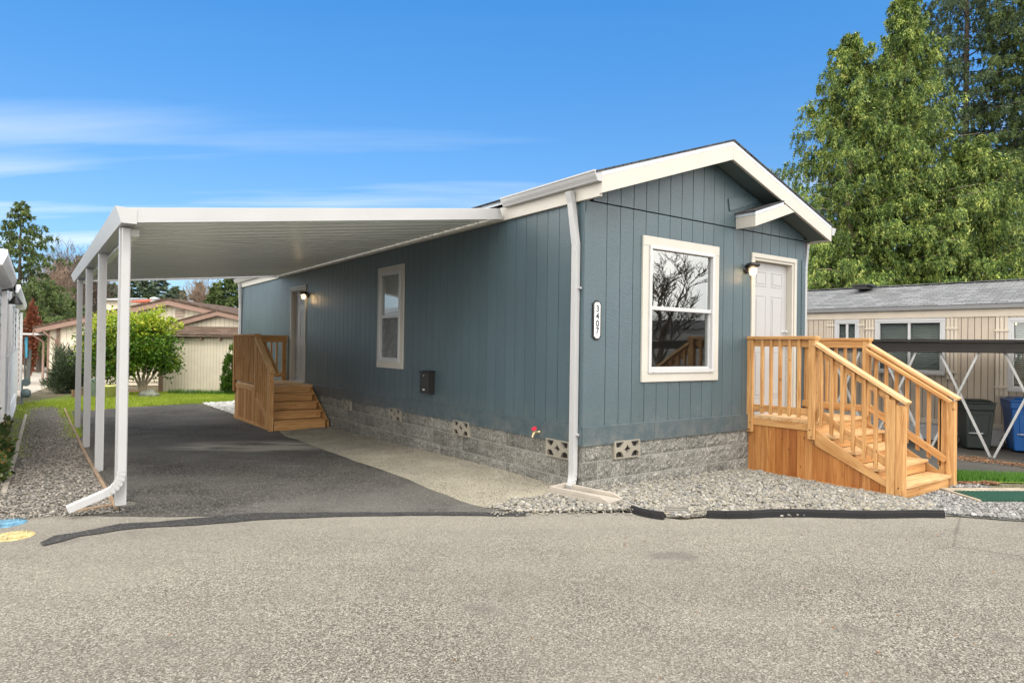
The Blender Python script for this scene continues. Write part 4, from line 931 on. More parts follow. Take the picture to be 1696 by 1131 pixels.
for t in range(6):
    e_ = elbow((dsx, dsy, -.13), (dsx-.13, dsy, -.315), (dsx-.005, dsy, -.27), 6); p = Vector(e_[t]); q = Vector(e_[t+1]); mid = (p+q)/2; d_ = (q-p).normalized()
    f.bar(mid-d_*.006, mid+d_*.006, .089, .066, (0, 0, 1) if abs(d_.z) < .9 else (1, 0, 0))
f.build('elbow_ribs', M['alum'], o)

# timber edging along the posts and by the left house
def edging(name, label, pts, w, mat, z=.035):
    f = MB()
    for a, b_ in zip(pts[:-1], pts[1:]):
        A, B_ = Vector(a), Vector(b_); n_ = max(1, int((B_-A).length/1.2)); d = (B_-A)/n_
        for i in range(n_):
            p, q = A+d*i, A+d*(i+1)-d.normalized()*.006; f.bar((p.x, p.y, g(p.x, p.y)+z-.03), (q.x, q.y, g(q.x, q.y)+z-.03), w, .07)
    return tag(f.build(name, mat, None, .003), label, 'edging')
edging('timber_edging', 'thin timber edging strip running under the carport posts', [(-4.07, 1.75), (-4.10, 5), (-4.12, 10), (-4.12, 14.2)], .035, M['timber'])
edging('timber_edging', 'short timber strip angled from the front carport post to the road', [(-4.03, 1.96), (-4.42, 1.83)], .035, M['timber'], .03)
edging('concrete_edging', 'broken pale concrete edging at the foot of the white house', [(-4.93, 3.2), (-4.90, 6.6), (-4.88, 9.5), (-4.86, 13)], .05, M['concrete'], .03)

# rubber kerb pieces at the road
def kerb(label, pts, wob=0):
    f = MB(); n_ = len(pts)
    for i in range(n_-1):
        a, b_ = Vector(pts[i]), Vector(pts[i+1]); za = g(*a)+.028; zb_ = g(*b_)+.028
        f.bar((a.x, a.y, za), (b_.x+(b_.x-a.x)*.03, b_.y+(b_.y-a.y)*.03, zb_), .05, .070)
        f.bar((a.x, a.y, za+.039), (b_.x+(b_.x-a.x)*.03, b_.y+(b_.y-a.y)*.03, zb_+.039), .034, .012)
    return tag(f.build('rubber_kerb', M['rubber'], None, .006), label, 'kerb', 'black rubber kerbs at the road edge')
kerb('short black rubber kerb piece nearest the corner downspout', P((1046, 849), (1060, 854), (1078, 858), (1099, 861)))
kp = P((1171, 858), (1200, 859), (1240, 858.5), (1280, 856), (1330, 856), (1380, 857.5), (1430, 858.5), (1480, 858), (1530, 857), (1562, 857.5))
kerb('long wavy black rubber kerb along the pebbles before the front porch', kp)
f = MB(); da, db = Vector(P((1103, 858))[0]), Vector(P((1142, 860))[0]); dn_ = (db-da).normalized(); dp_ = Vector((-dn_.y, dn_.x))
for i in range(5): q = dp_*(.028*i); f.tube([(da.x+q.x, da.y+q.y, g(da.x, da.y)+.02+.014*i), (db.x+q.x, db.y+q.y, g(db.x, db.y)+.02+.014*i)], .013, 6)
tag(f.build('drain_mat', flat('old_drain_plastic', (.16, .15, .13), .8), None), 'ribbed grey drain piece in the gap between the rubber kerbs', 'drain')

# painted utility covers in the road
def cover(label, px, py, r_, col):
    x, y = gp(px, py); t = thing('utility_cover', label, 'utility cover', (x, y, g(x, y)+.007), 0, 'painted utility covers at the road edge')
    f = MB(); f.lathe((0, 0, 0), [(r_, -.012), (r_, .0), (r_*.98, .003), (.001, .003)], 32); f.build('paint_ring', col, t)
    f = MB(); f.lathe((0, 0, .0035), [(r_*.66, -.002), (r_*.66, .004), (r_*.64, .006), (.001, .006)], 24)
    for k_ in range(-3, 4): h_ = math.sqrt(max(.01, (r_*.6)**2-(k_*.03)**2)); f.box(k_*.03-.004, k_*.03+.004, -h_, h_, .0098, .012)
    f.build('lid', col, t)
cover('blue painted utility cover at the road edge', 8, 868, .155, flat('worn_blue_paint', (.085, .20, .29), .85, var=.6, vs=14))
cover('yellow painted utility cover at the road edge', 20, 889, .15, flat('worn_yellow_paint', (.38, .31, .14), .85, var=.5, vs=14))
# green drain grate with concrete collar
x, y = gp(1690, 824); t = thing('drain_grate', 'green slotted drain grate in a pale concrete collar', 'drain grate', (x, y, g(x, y)+.02), math.radians(-33))
f = MB(); f.box(-.62, .62, .23, .40, -.03, .006); f.box(-.66, -.621, -.22, .40, -.03, .006); f.build('collar', flat('dusty_collar', (.30, .255, .195), .95, var=.35, bump=.5, vs=7), t, .004)
f = MB(); gm = flat('green_plastic', (.008, .06, .035), .6)
for i in range(24): f.box(-.60+.05*i, -.60+.05*i+.030, -.22, .22, -.01, .010)
for j in range(5): f.box(-.61, .61, -.215+.1*j, -.195+.1*j, -.012, .0065)
f.build('grate', gm, t)
r = MB(); tag(stones('pale_stone', [(4.75, -1.72)], .05, M['pebble'], 2, .6, .1, 30), 'small pale stone in the green grass verge', 'stone')
bpy.data.objects['pale_stone'].pop('kind', None) if 'kind' in bpy.data.objects['pale_stone'] else None

# ------------------------------------------------------------------ tan neighbour house on the right
K_ = 1.05; AX, AY = CPOS.x+(10.31-CPOS.x)*K_, CPOS.y+(1.26-CPOS.y)*K_
zf = lambda z: 1.043+(z-1.043)*K_
NA = math.radians(97.6)
nh = thing('neighbour_house', 'tan manufactured house with grey shingle roof behind the front porch', 'house', (AX, AY, 0), NA)
U = lambda u: u*K_
wins = [(-.66, .54, .64, 1.69), (.98, 1.39, 1.10, 1.69), (-3.1, -1.82, .38, 1.67), (3.6, 4.6, .7, 1.69)]
f, b = MB(), MB()
place_n = lambda mb, p, q, s, e1, e2, d0, d1: mb.hexa([(p, d0, s), (q, d0, s), (q, d1, s), (p, d1, s), (p, d0, e1), (q, d0, e2), (q, d1, e2), (p, d1, e1)][::1])
sided(f, b, -9, 9, zf(-.33), lambda u: zf(1.79), [(U(a), U(c), zf(d), zf(e)) for a, c, d, e in wins], place_n, -8.95, .118, .012, .010)
f.build('siding', M['tan'], nh); b.build('wall_backing', M['tan_g'], nh)
f = MB(); f.box(-9, 9, .011, .03, zf(1.76), zf(1.925)); f.box(-9, 9, .011, .03, zf(-.42), zf(-.33)); f.box(-9.03, -8.95, -.02, .03, zf(-.33), zf(1.75)); f.build('trim_board', M['tan_t'], nh, .003)
f = MB(); f.prism([(-9.2, .03, zf(1.925)), (-9.2, .10, zf(1.925)), (-9.2, .14, zf(1.995)), (-9.2, .03, zf(1.995))], (18.4, 0, 0)); f.build('gutter', M['alum'], nh)
f = MB()
for i in range(5): z = -.92+i*.1; f.box(-9, 9, -.02, -.004+(.012 if i % 2 else 0), z, z+.094)
f.build('vinyl_skirting', M['vinyl'], nh)
f = MB(); f.box(1.0, 1.35, -.003, .02, zf(-.62), zf(-.50)); f.build('skirting_vent', M['black'], nh)
RB, RZ2 = -2.3, zf(2.62)
f = MB(); f.hexa([(-9.2, RB, RZ2), (9.2, RB, RZ2), (9.2, .12, zf(1.99)), (-9.2, .12, zf(1.99)), (-9.2, RB, RZ2+.03), (9.2, RB, RZ2+.03), (9.2, .12, zf(1.99)+.02), (-9.2, .12, zf(1.99)+.02)])
f.hexa([(-9.2, 2*RB-.12, zf(1.99)), (9.2, 2*RB-.12, zf(1.99)), (9.2, RB-.001, RZ2), (-9.2, RB-.001, RZ2), (-9.2, 2*RB-.12, zf(1.99)+.02), (9.2, 2*RB-.12, zf(1.99)+.02), (9.2, RB-.001, RZ2+.03), (-9.2, RB-.001, RZ2+.03)])
i0 = 0
for fc in f.f:
    for vi in fc: v_ = f.v[vi]; f.uv[i0] = (v_[0], v_[1]*1.05); i0 += 1
f.build('roof', M['shingle_g'], nh)
f = MB()
for i in range(62): f.box(-9.2+.3*i, -9.2+.3*i+.28, RB-.12, RB+.12, RZ2+.028, RZ2+.046)
f.build('ridge_cap', M['shingle_g'], nh)
f = MB(); f.box(U(1.28), U(.98)+.62, RB+.3, RB+.75, RZ2-.06, RZ2+.02); f.box(U(1.2), U(.98)+.66, RB+.25, RB+.8, RZ2+.021, RZ2+.06); f.build('roof_vent', M['black'], nh)
f = MB(); f.box(-9, 9, 2*RB, -.07, zf(-.8), zf(-.4)); f.prism([(-9, .0, zf(1.9)), (-9, 2*RB, zf(1.9)), (-9, RB, RZ2-.02)], (.05, 0, 0)); f.box(-9, -8.95, 2*RB, -.07, zf(-.4), zf(1.9)); f.build('end_wall', M['tan'], nh)
f = MB(); f.box(-8.8, 8.8, -.7, -.6, zf(-.3), zf(1.8)); f.build('interior_wall', M['room'], nh)
for (a, c, d, e) in wins:
    a, c, d, e = U(a), U(c), zf(d), zf(e); w = thing('window', None, None); w.parent = nh
    t = MB(); T = .065; t.box(a-T, c+T, .011, .035, e, e+T); t.box(a-T, c+T, .011, .035, d-T, d); t.box(a-T, a, .011, .033, d, e); t.box(c, c+T, .011, .033, d, e); t.build('window_trim', M['white'], w, .003)
    t = MB(); F_ = .035; t.box(a, c, -.04, .03, e-F_, e); t.box(a, c, -.04, .03, d, d+F_); t.box(a, a+F_, -.04, .028, d+F_, e-F_); t.box(c-F_, c, -.04, .028, d+F_, e-F_)
    if a > -1.5: t.box((a+c)/2-.025, (a+c)/2+.025, -.03, .02, d+F_, e-F_)
    else: t.box(a+F_, c-F_, -.03, .02, (d+e)/2+.28, (d+e)/2+.32)
    t.build('window_frame', M['vinyl'], w, .003)
    t = MB(); t.face([(a+F_, -.01, d+F_), (a+F_, -.01, e-F_), (c-F_, -.01, e-F_), (c-F_, -.01, d+F_)]); t.build('glass', M['glass_low'], w)
    t = MB(); z = e-F_
    while z > d+F_: t.hexa([(a+F_, -.09, z), (c-F_, -.09, z), (c-F_, -.06, z-.018), (a+F_, -.06, z-.018), (a+F_, -.088, z+.003), (c-F_, -.088, z+.003), (c-F_, -.058, z-.015), (a+F_, -.058, z-.015)]); z -= .045
    t.build('window_blind', flat('pale_green_blind', (.42, .48, .45), .6), w)
def shutter(u0, u1, z0, z1):
    t = MB(); a, c = U(u0), U(u1); w_ = (c-a)/3
    for i in range(3): t.box(a+w_*i+.008, a+w_*(i+1)-.008, .012, .030, zf(z0), zf(z1))
    for zz in (z0+.10*(z1-z0)+.02, z1-.17*(z1-z0)): t.box(a-.01, c+.01, .031, .045, zf(zz)-.02, zf(zz)+.022)
    t.build('shutter', M['tan_t'], nh, .002)
for q in ((-.94, -.74, .50, 1.75), (.62, .80, .50, 1.75), (.82, .97-.02, 1.0, 1.75), (1.47, 1.62, 1.0, 1.75), (-1.77, -1.56, .22, 1.75)): shutter(*q)

M['truss'] = flat('weathered_metal', (.36, .36, .35), .5, var=.15)
# neighbour's low dark carport with white truss legs
bx_, by_ = gp(1643, 758); nc = thing('neighbour_carport', 'low dark brown carport roof on crossing white truss legs', 'carport', (bx_, by_, 0), NA)
gb = g(bx_, by_)
f = MB(); f.box(-9, 9, -.05, .05, 1.06, 1.235); f.box(-9, 9, .052, .075, 1.045, 1.10); f.box(-9, 9, -.06, .08, 1.237, 1.29); f.build('front_beam', M['carbeam'], nc, .004)
f = MB(); f.box(-9, 9, -1.55, -.062, 1.12, 1.16); f.build('roof_deck', M['carbeam'], nc)
f = MB(); f.box(-9, 9, -1.62, -1.56, 1.05, 1.2); f.build('rear_beam', M['carbeam'], nc)
for i in range(-6, 8):
    u0 = i*1.01
    f = MB(); f.bar((u0-.02, .02, gb-.02), (u0-.82, .02, 1.10), .036, .045, (0, 1, 0)); f.build('truss_leg', M['truss'], nc)
    f = MB(); f.bar((u0+.02, -.035, gb-.02), (u0+.86, -.035, 1.10), .036, .045, (0, 1, 0)); f.build('truss_leg', M['truss'], nc)
for i in (-3, 3):
    f = MB(); f.box(i*2.6-.04, i*2.6+.04, -1.62, -1.54, gb-.05, 1.05); f.build('rear_post', M['galv'], nc)

# wheeled bins
def bin_(name, label, loc, rz, w, d, h, col, cat='bin'):
    t = thing(name, label, cat, loc, rz)
    k1 = .80
    def ring(z, s): return [(-w/2*s, -d/2*s, z), (w/2*s, -d/2*s, z), (w/2*s, d/2*s, z), (-w/2*s, d/2*s, z)]
    f = MB(); f.hexa(ring(.05, k1)+ring(h*.80, .98)); f.hexa(ring(h*.801, 1.02)+ring(h*.93, 1.05))
    f.hexa([(-w*.30, -d/2*.87-.012, h*.30), (w*.30, -d/2*.87-.012, h*.30), (w*.30, -d/2*.8, h*.30), (-w*.30, -d/2*.8, h*.30), (-w*.34, -d/2*.97-.008, h*.72), (w*.34, -d/2*.97-.008, h*.72), (w*.34, -d/2*.9, h*.72), (-w*.34, -d/2*.9, h*.72)])
    f.build('body', col, t, .012)
    f = MB(); f.box(-w/2*1.09, w/2*1.09, -d/2*1.10, d/2*1.04, h*.932, h*.962); f.hexa([(-w*.46, -d*.46, h*.963), (w*.46, -d*.46, h*.963), (w*.46, d*.42, h*.963), (-w*.46, d*.42, h*.963), (-w*.38, -d*.38, h), (w*.38, -d*.38, h), (w*.38, d*.34, h), (-w*.38, d*.34, h)])
    for k_ in (-.25, .25): f.box(w*k_-.02, w*k_+.02, -d/2*1.14, -d/2*1.10, h*.935, h*.96)
    f.build('lid', col, t, .01)
    f = MB(); f.tube([(-w*.40, d/2*1.14, h*.86), (w*.40, d/2*1.14, h*.86)], .016, 8); f.box(-w*.42, -w*.36, d/2*.98, d/2*1.16, h*.84, h*.90); f.box(w*.36, w*.42, d/2*.98, d/2*1.16, h*.84, h*.90); f.build('handle', col, t)
    for s_ in (-1, 1):
        f = MB(); f.tube([(s_*(w*.42), d*.42, .12), (s_*(w*.42+.05), d*.42, .12)], .12, 20); wh = f.build('wheel', M['black'], t)
        f = MB(); x0 = s_*(w*.42+.052); 
        for k_ in range(5): a_ = 2*PI*k_/5; f.bar((x0, d*.42, .12), (x0, d*.42+.09*math.cos(a_), .12+.09*math.sin(a_)), .008, .012, (1, 0, 0))
        f.tube([(x0-.002*s_, d*.42, .12), (x0+.006*s_, d*.42, .12)], .03, 10); f.build('hub', M['galv'], wh)
    f = MB(); f.tube([(-w*.36, -d/2*.885-.012, h*.35), (w*.12, -d/2*.885-.012, h*.35)], .011, 8); f.build('grab_bar', M['galv'], t)
    return t
x, y = gp(1620, 741)
b1 = bin_('wheeled_bin', 'dark green wheeled rubbish bin beside the tan house', (x-.35, y-.05, g(x, y)), math.radians(-52), .50, .56, .99, flat('dark_green_plastic', (.012, .018, .015), .5, var=.15))
f = MB(); f.box(.06, .16, -.281, -.2765, .80, .835); f.build('sticker', M['white'], b1)
f = MB(); f.hexa([(.2585, -.02, .86), (.2605, -.02, .86), (.2605, .06, .875), (.2585, .06, .875), (.2635, -.02, .885), (.2655, -.02, .885), (.2655, .06, .90), (.2635, .06, .90)]); f.build('sticker', M['white'], b1)
x, y = gp(1705, 748)
bin_('wheeled_bin', 'blue wheeled recycling bin beside the tan house', (x-.12, y-.02, g(x, y)), math.radians(-60), .72, .72, 1.06, flat('blue_plastic', (.006, .075, .26), .4, var=.1))

# ------------------------------------------------------------------ white neighbour house on the left
lh = thing('white_house', 'white lap-sided house with dark window openings along the gravel path', 'house', (-5.12, 3.4, 0))
f = MB(); L_ = 16.2; z = -.45; i = 0
while z < 2.0:
    f.hexa([(-.04, 0, z), (.0, 0, z), (.0, L_, z), (-.04, L_, z), (-.04, 0, z+.15), (-.028, 0, z+.16), (-.028, L_, z+.16), (-.04, L_, z+.15)]); z += .155
f.box(-3.5, -.03, 0, .03, -.6, 2.0); f.box(-.05, -.031, .03, L_, -.7, 2.3); f.box(-3.5, -.05, L_-.03, L_, -.6, 2.0)
f.build('lap_siding', M['lap'], lh)
f = MB(); z = -.45
while z < 2.0: f.box(-.03, -.0275, 0, L_, z-.016, z-.001); f.box(-.03, -.004, 0, L_, z-.005, z-.0005); z += .155
f.build('lap_shadow_strip', M['galv'], lh)  # grey strips standing in for the shade under each lap
f = MB()
for i in range(5): f.hexa([(.0, .2, -.66+i*.075), (.04, .2, -.66+i*.075), (.04, 12, -.66+i*.075), (.0, 12, -.66+i*.075), (.0, .2, -.60+i*.075), (.014, .2, -.60+i*.075), (.014, 12, -.60+i*.075), (.0, 12, -.60+i*.075)])
f.build('skirting', M['lap'], lh)
def eave(y0, y1, z0, xo):
    f = MB(); f.box(-.4, xo-.045, y0, y1, z0+.0, z0+.02); f.prism([(xo-.045, y0, z0), (xo-.01, y0, z0), (xo+.03, y0, z0+.10), (xo+.03, y0, z0+.16), (xo-.045, y0, z0+.16)], (0, y1-y0, 0)); f.build('eave_gutter', M['lap'], lh, .003)
eave(-.1, 3.6, 1.80, .15); eave(7.2, L_+.1, 1.93, .13)
f = MB(); f.hexa([(-3.6, -.1, 2.5), (.12, -.1, 1.965), (.12, 3.6, 1.965), (-3.6, 3.6, 2.5), (-3.6, -.1, 2.55), (.12, -.1, 1.99), (.12, 3.6, 1.99), (-3.6, 3.6, 2.55)]); f.hexa([(-3.6, 3.7, 2.62), (.10, 3.7, 2.085), (.10, L_+.1, 2.085), (-3.6, L_+.1, 2.62), (-3.6, 3.7, 2.67), (.10, 3.7, 2.11), (.10, L_+.1, 2.11), (-3.6, L_+.1, 2.67)]); f.build('roof', M['shingle'], lh)
for (a, c, d, e) in ((5.2, 6.3, .75, 1.72), (8.2, 9.5, .85, 1.72), (12.2, 13.4, .9, 1.72)):
    w = thing('window', None, None); w.parent = lh
    f = MB(); f.box(.002, .03, a-.12, a, d-.1, e+.1); f.box(.002, .03, c, c+.12, d-.1, e+.1); f.box(.002, .03, a, c, e, e+.1); f.box(.002, .03, a, c, d-.1, d); f.build('window_trim', M['lap'], w, .003)
    f = MB(); f.box(.001, .012, a+.01, c-.01, d+.01, e-.01); f.build('pane', flat('dark_pane', (.05, .06, .07), .1), w)
for yy in (3.55, L_-.15):
    f = MB(); f.box(.002, .07, yy, yy+.10, -.5, 1.85); f.build('downspout', M['lap'], lh, .005)
f = MB(); f.box(.002, .035, 6.9, 7.05, -.5, 1.92); f.build('corner_trim', M['lap'], lh, .003)
t = thing('barn_lamp', 'dark shade lamp on the wall of the white house', 'lamp', (-5.10, 6.5, 1.62))
f = MB(); f.tube([(0, 0, .1), (.12, 0, .14), (.16, 0, .06)], .012, 8); f.build('arm', M['black'], t); f = MB(); f.lathe((.16, 0, -.08), [(.09, 0), (.08, .02), (.035, .09), (.015, .12)], 16); f.build('shade', M['black'], t)
x, y = -4.90, 15.6; t = thing('gas_meter', 'grey gas meter on a pipe at the end of the gravel path', 'gas meter', (x, y, g(x, y))); t.scale = (.75,)*3
gm = flat('meter_grey', (.10, .14, .145), .5)
f = MB(); f.tube([(-.1, -.05, 0), (-.1, -.05, .75), (-.02, -.02, .85)], .025, 8); f.build('pipe', gm, t)
f = MB(); f.lathe((0, 0, .28), [(.02, 0), (.13, .03), (.15, .12), (.14, .24), (.06, .30)], 14); f.build('regulator', gm, t)
f = MB(); f.tube([(0, -.08, .80), (0, .1, .80)], .13, 16); f.build('dial_housing', gm, t)
# fence boards, shed roof and things past the end of the white house
t = thing('lean_to', 'small lean-to roof and leaning boards beyond the white house', 'shelter', tuple(at(50, 640, 25)-Vector((0, 0, 0))))
rt = t.location.copy(); rt.z = g(-4.9, 18); t.location = rt; t.rotation_euler = (0, 0, -CYAW)
f = MB(); f.box(-.35, .55, -.4, .8, 1.86, 1.93); f.build('roof', M['white'], t)
f = MB(); f.box(-.25, -.12, -.3, -.26, 0, 1.8); f.box(-.34, -.27, -.3, -.26, 0, 1.75); f.build('brown_boards', flat('rust_boards', (.25, .085, .035), .8), t)
f = MB(); f.bar((-.02, -.25, 0), (-.10, -.2, 1.7), .05, .03, (0, 1, 0)); f.bar((.12, -.3, 0), (.02, -.1, 1.3), .16, .04, (0, 1, 0)); f.build('leaning_board', flat('dark_boards', (.05, .055, .05), .8), t)
f = MB(); f.box(-.08, .02, -.22, -.18, 1.0, 1.78); f.build('blue_tarp', flat('blue_tarp', (.04, .22, .33), .7), t)
t = thing('far_white_shed', 'distant white shed with blue cloth at the end of the side lane', 'shed', tuple(at(70, 598, 48))); t.location.z = -.65; t.rotation_euler = (0, 0, -CYAW)
f = MB(); f.box(-.15, 1.2, 0, 2, 0, 2.6); f.build('wall', M['white'], t); f = MB(); f.box(-1.0, 1.3, -.2, 2.2, 3.0, 3.12); f.build('roof', M['white'], t)
f = MB(); f.box(-.5, -.2, -.2, -.1, 0, 1.5); f.build('blue_cloth', flat('blue_cloth', (.05, .2, .32), .8), t)
f = MB(); f.box(-1.2, -.7, 3, 3.4, 0, 2.9); f.build('grey_post', M['beige'], t)
# ------------------------------------------------------------------ beige house and shed behind the lawn
def frame(px, py, depth, name, label, cat):
    p = at(px, py, depth); t = thing(name, label, cat, (p.x, p.y, 0), -CYAW)
    return t, (lambda X, Y, D: (lambda q: ((q-Vector((p.x, p.y, 0))).dot(_Rh), (q-Vector((p.x, p.y, 0))).dot(FH), q.z))(at(X, Y, D)))
_Rh = Vector((math.cos(CYAW), -math.sin(CYAW), 0))
def gable_front(mb_w, mb_g, x0, x1, zr, zb, y, step=.2, groove=True):
    xs = [x0]; x = math.floor(x0/step)*step
    mb_w.prism([(x0, y, zb), (x1, y, zb), (x1, y, zr(x1))]+([(max(x0, min(x1, 0)), y, zr(0))] if False else [])+[(xx, y, zr(xx)) for xx in sorted([zr.px]+[x0], reverse=True) if x0 <= xx < x1], (0, .12, 0))
    while x < x1:
        if x > x0+.03: mb_g.box(x-.006, x+.006, y-.003, y+.01, zb, zr(x)-.01)
        x += step
class Zr:
    def __init__(s, px, pz, sl, sr): s.px, s.pz, s.sl, s.sr = px, pz, sl, sr
    def __call__(s, x): return s.pz-(s.px-x)*s.sl if x < s.px else s.pz-(x-s.px)*s.sr
bh, L = frame(284, 560, 25, 'beige_house', 'beige gabled house with brown trim behind the lawn', 'house')
pk = L(284, 499, 25); le = L(77, 543, 25); 
zr = Zr(0, pk[2], (pk[2]-le[2])/(-le[0]), .215)
f, gv = MB(), MB(); xl = L(80, 543, 25)[0]
gable_front(f, gv, xl, 4.2, zr, -.75, 0, .21)
f.box(xl, xl+.1, .121, 9, -.75, zr(xl)-.05); f.box(4.1, 4.2, .121, 9, -.75, zr(4.2)-.05)
f.build('wall', M['beige'], bh); gv.build('wall_groove', M['beige_g'], bh)
f = MB()
for a, b_ in ((xl-.35, 0), (0, 4.55)):
    f.hexa([(a, -.35, zr(a)+.02), (b_, -.35, zr(b_)+.02), (b_, 9.2, zr(b_)+.02), (a, 9.2, zr(a)+.02), (a, -.35, zr(a)+.10), (b_, -.35, zr(b_)+.10), (b_, 9.2, zr(b_)+.10), (a, 9.2, zr(a)+.10)])
rb = f.build('roof', M['shingle_b'], bh)
f = MB()
for a, b_ in ((xl-.33, 0), (0, 4.5)):
    f.hexa([(a, -.33, zr(a)-.16), (b_, -.33, zr(b_)-.16), (b_, -.29, zr(b_)-.16), (a, -.29, zr(a)-.16), (a, -.33, zr(a)+.018), (b_, -.33, zr(b_)+.018), (b_, -.29, zr(b_)+.018), (a, -.29, zr(a)+.018)])
f.build('rake_board', M['brown'], bh)
x0 = L(96, 600, 25)[0]; f = MB(); f.box(x0-.07, x0+.07, -.02, -.002, -.75, zr(x0)-.1); f.box(xl-.02, xl+.05, -.02, -.004, -.75, zr(xl)-.1); f.build('trim_board', M['brown'], bh)
f = MB(); f.tube([(xl-.30, -.35, zr(xl)-.1), (xl-.28, -.38, zr(xl)-.3), (xl-.12, -.08, zr(xl)-.55), (xl-.12, -.08, -.7)], .04, 8); f.tube([(xl+.05, -.36, zr(xl)-.1), (xl+.1, -.36, zr(xl)-.2), (x0-.05, -.06, zr(xl)-.5), (x0-.05, -.06, -.6)], .035, 8); f.build('downspout', M['brown'], bh)
v0, v1 = L(289, 510, 24.9), L(303, 527, 24.9); f = MB()
f.box(v0[0]-.02, v1[0]+.02, -.03, -.004, v1[2], v0[2]+.02); lv = f.build('louvre_frame', M['beige'], bh); f = MB()
for i in range(6): z = v1[2]+.03+i*(v0[2]-v1[2]-.04)/6; f.hexa([(v0[0], -.05, z), (v1[0], -.05, z), (v1[0], -.031, z), (v0[0], -.031, z), (v0[0], -.034, z+.03), (v1[0], -.034, z+.03), (v1[0], -.031, z+.03), (v0[0], -.031, z+.03)])
f.build('louvre_slat', M['brown'], lv)
c0 = L(256, 500, 27); f = MB(); f.lathe((c0[0], c0[1], c0[2]-.4), [(.10, 0), (.10, .35), (.17, .36), (.17, .42), (.11, .44), (.11, .48), (.19, .50), (.17, .56), (.02, .6)], 14); f.build('flue', M['galv'], bh)
# wooden slat step rail below the camellia
f = MB(); a = L(170, 606, 24.5); b_ = L(262, 606, 24.5)
for i in range(7): z = a[2]-.15-i*.14; f.box(a[0], b_[0], -.30, -.27, z, z+.08)
f.build('slat_wall', M['beige'], bh)
# front wing
wg, L2 = frame(364, 560, 23.2, 'beige_wing', 'lower beige gable wing with brown trim behind the shed', 'house')
p2 = L2(364, 517, 23.2); l2 = L2(281, 539, 23.2); z2 = Zr(0, p2[2], (p2[2]-l2[2])/(-l2[0]), .21)
f, gv = MB(), MB(); gable_front(f, gv, L2(284, 540, 23.2)[0], 2.6, z2, -.7, 0, .16); f.build('wall', M['beige'], wg); gv.build('wall_groove', M['beige_g'], wg)
f = MB()
for a, b_ in ((l2[0]-.1, 0), (0, 2.9)):
    f.hexa([(a, -.25, z2(a)+.02), (b_, -.25, z2(b_)+.02), (b_, 1.5, z2(b_)+.02), (a, 1.5, z2(a)+.02), (a, -.25, z2(a)+.08), (b_, -.25, z2(b_)+.08), (b_, 1.5, z2(b_)+.08), (a, 1.5, z2(a)+.08)])
f.build('roof', M['shingle_b'], wg)
f = MB()
for a, b_ in ((l2[0]-.08, 0), (0, 2.85)):
    f.hexa([(a, -.235, z2(a)-.13), (b_, -.235, z2(b_)-.13), (b_, -.20, z2(b_)-.13), (a, -.20, z2(a)-.13), (a, -.235, z2(a)+.018), (b_, -.235, z2(b_)+.018), (b_, -.20, z2(b_)+.018), (a, -.20, z2(a)+.018)])
f.build('rake_board', M['brown'], wg)
# shed
sh, L3 = frame(270, 600, 21.9, 'garden_shed', 'beige shed with shallow brown mossy roof beside the lawn', 'shed')
s0, s1 = L3(266, 556, 21.9), L3(400, 556, 21.9); zt = s0[2]; W3 = s1[0]+1.2
f, gv = MB(), MB(); f.box(0, W3, 0, .06, -.72, zt); f.box(-.02, .04, .061, .9, -.72, zt); x = .1
while x < W3: gv.box(x-.004, x+.004, -.003, .01, -.70, zt-.06); x += .105
f.build('wall', M['beige'], sh); gv.build('wall_groove', M['beige_g'], sh)
f = MB(); f.box(-.13, -.01, -.03, .03, -.72, zt-.02); f.build('trim_post', M['brown'], sh)
f = MB(); f.box(-.1, W3, -.10, -.06, zt-.05, zt+.0); 
for i in range(6): f.box(.02+.62*i, .10+.62*i, -.16, -.002, zt-.11, zt-.052)
f.build('eave_board', M['brown'], sh)
f = MB(); f.hexa([(-.22, -.22, zt+.01), (W3+.1, -.22, zt+.01), (W3+.1, .95, zt+.30), (.1, .95, zt+.30), (-.22, -.22, zt+.06), (W3+.1, -.22, zt+.06), (W3+.1, .95, zt+.35), (.1, .95, zt+.35)]); i0 = 0
for fc in f.f:
    for vi in fc: v_ = f.v[vi]; f.uv[i0] = (v_[0], v_[1]*1.05); i0 += 1
f.build('roof', M['shingle_b'], sh)

# far houses on the rise behind
fh, L4 = frame(183, 560, 42, 'far_house', 'distant pale house with white roof behind the beige gable', 'house'); a, b_ = L4(172, 515, 42), L4(196, 498, 42)
X0 = a[0]-.1; f = MB(); f.box(X0, b_[0], 0, 3, -.7, b_[2]); f.build('wall', M['beige'], fh); f = MB(); f.hexa([(X0, -.3, b_[2]), (b_[0]+.2, -.3, b_[2]), (b_[0]+.2, 3, b_[2]+.3), (X0, 3, b_[2]+.3), (X0, -.3, b_[2]+.08), (b_[0]+.2, -.3, b_[2]+.08), (b_[0]+.2, 3, b_[2]+.38), (X0, 3, b_[2]+.38)]); f.build('roof', M['white'], fh)
f = MB(); f.prism([(a[0]-.3, -.1, a[2]-1), (a[0]+1.5, -.1, a[2]-1), (a[0]+1.5, -.1, a[2]-.0), (a[0]-.3, -.1, a[2]+.7)], (0, .08, 0)); f.build('gable', M['beige'], fh)
r5, L5 = frame(222, 560, 46, 'red_roof_house', 'distant low house with a reddish roof beyond the flue', 'house'); a, b_ = L5(214, 502, 46), L5(231, 494, 46)
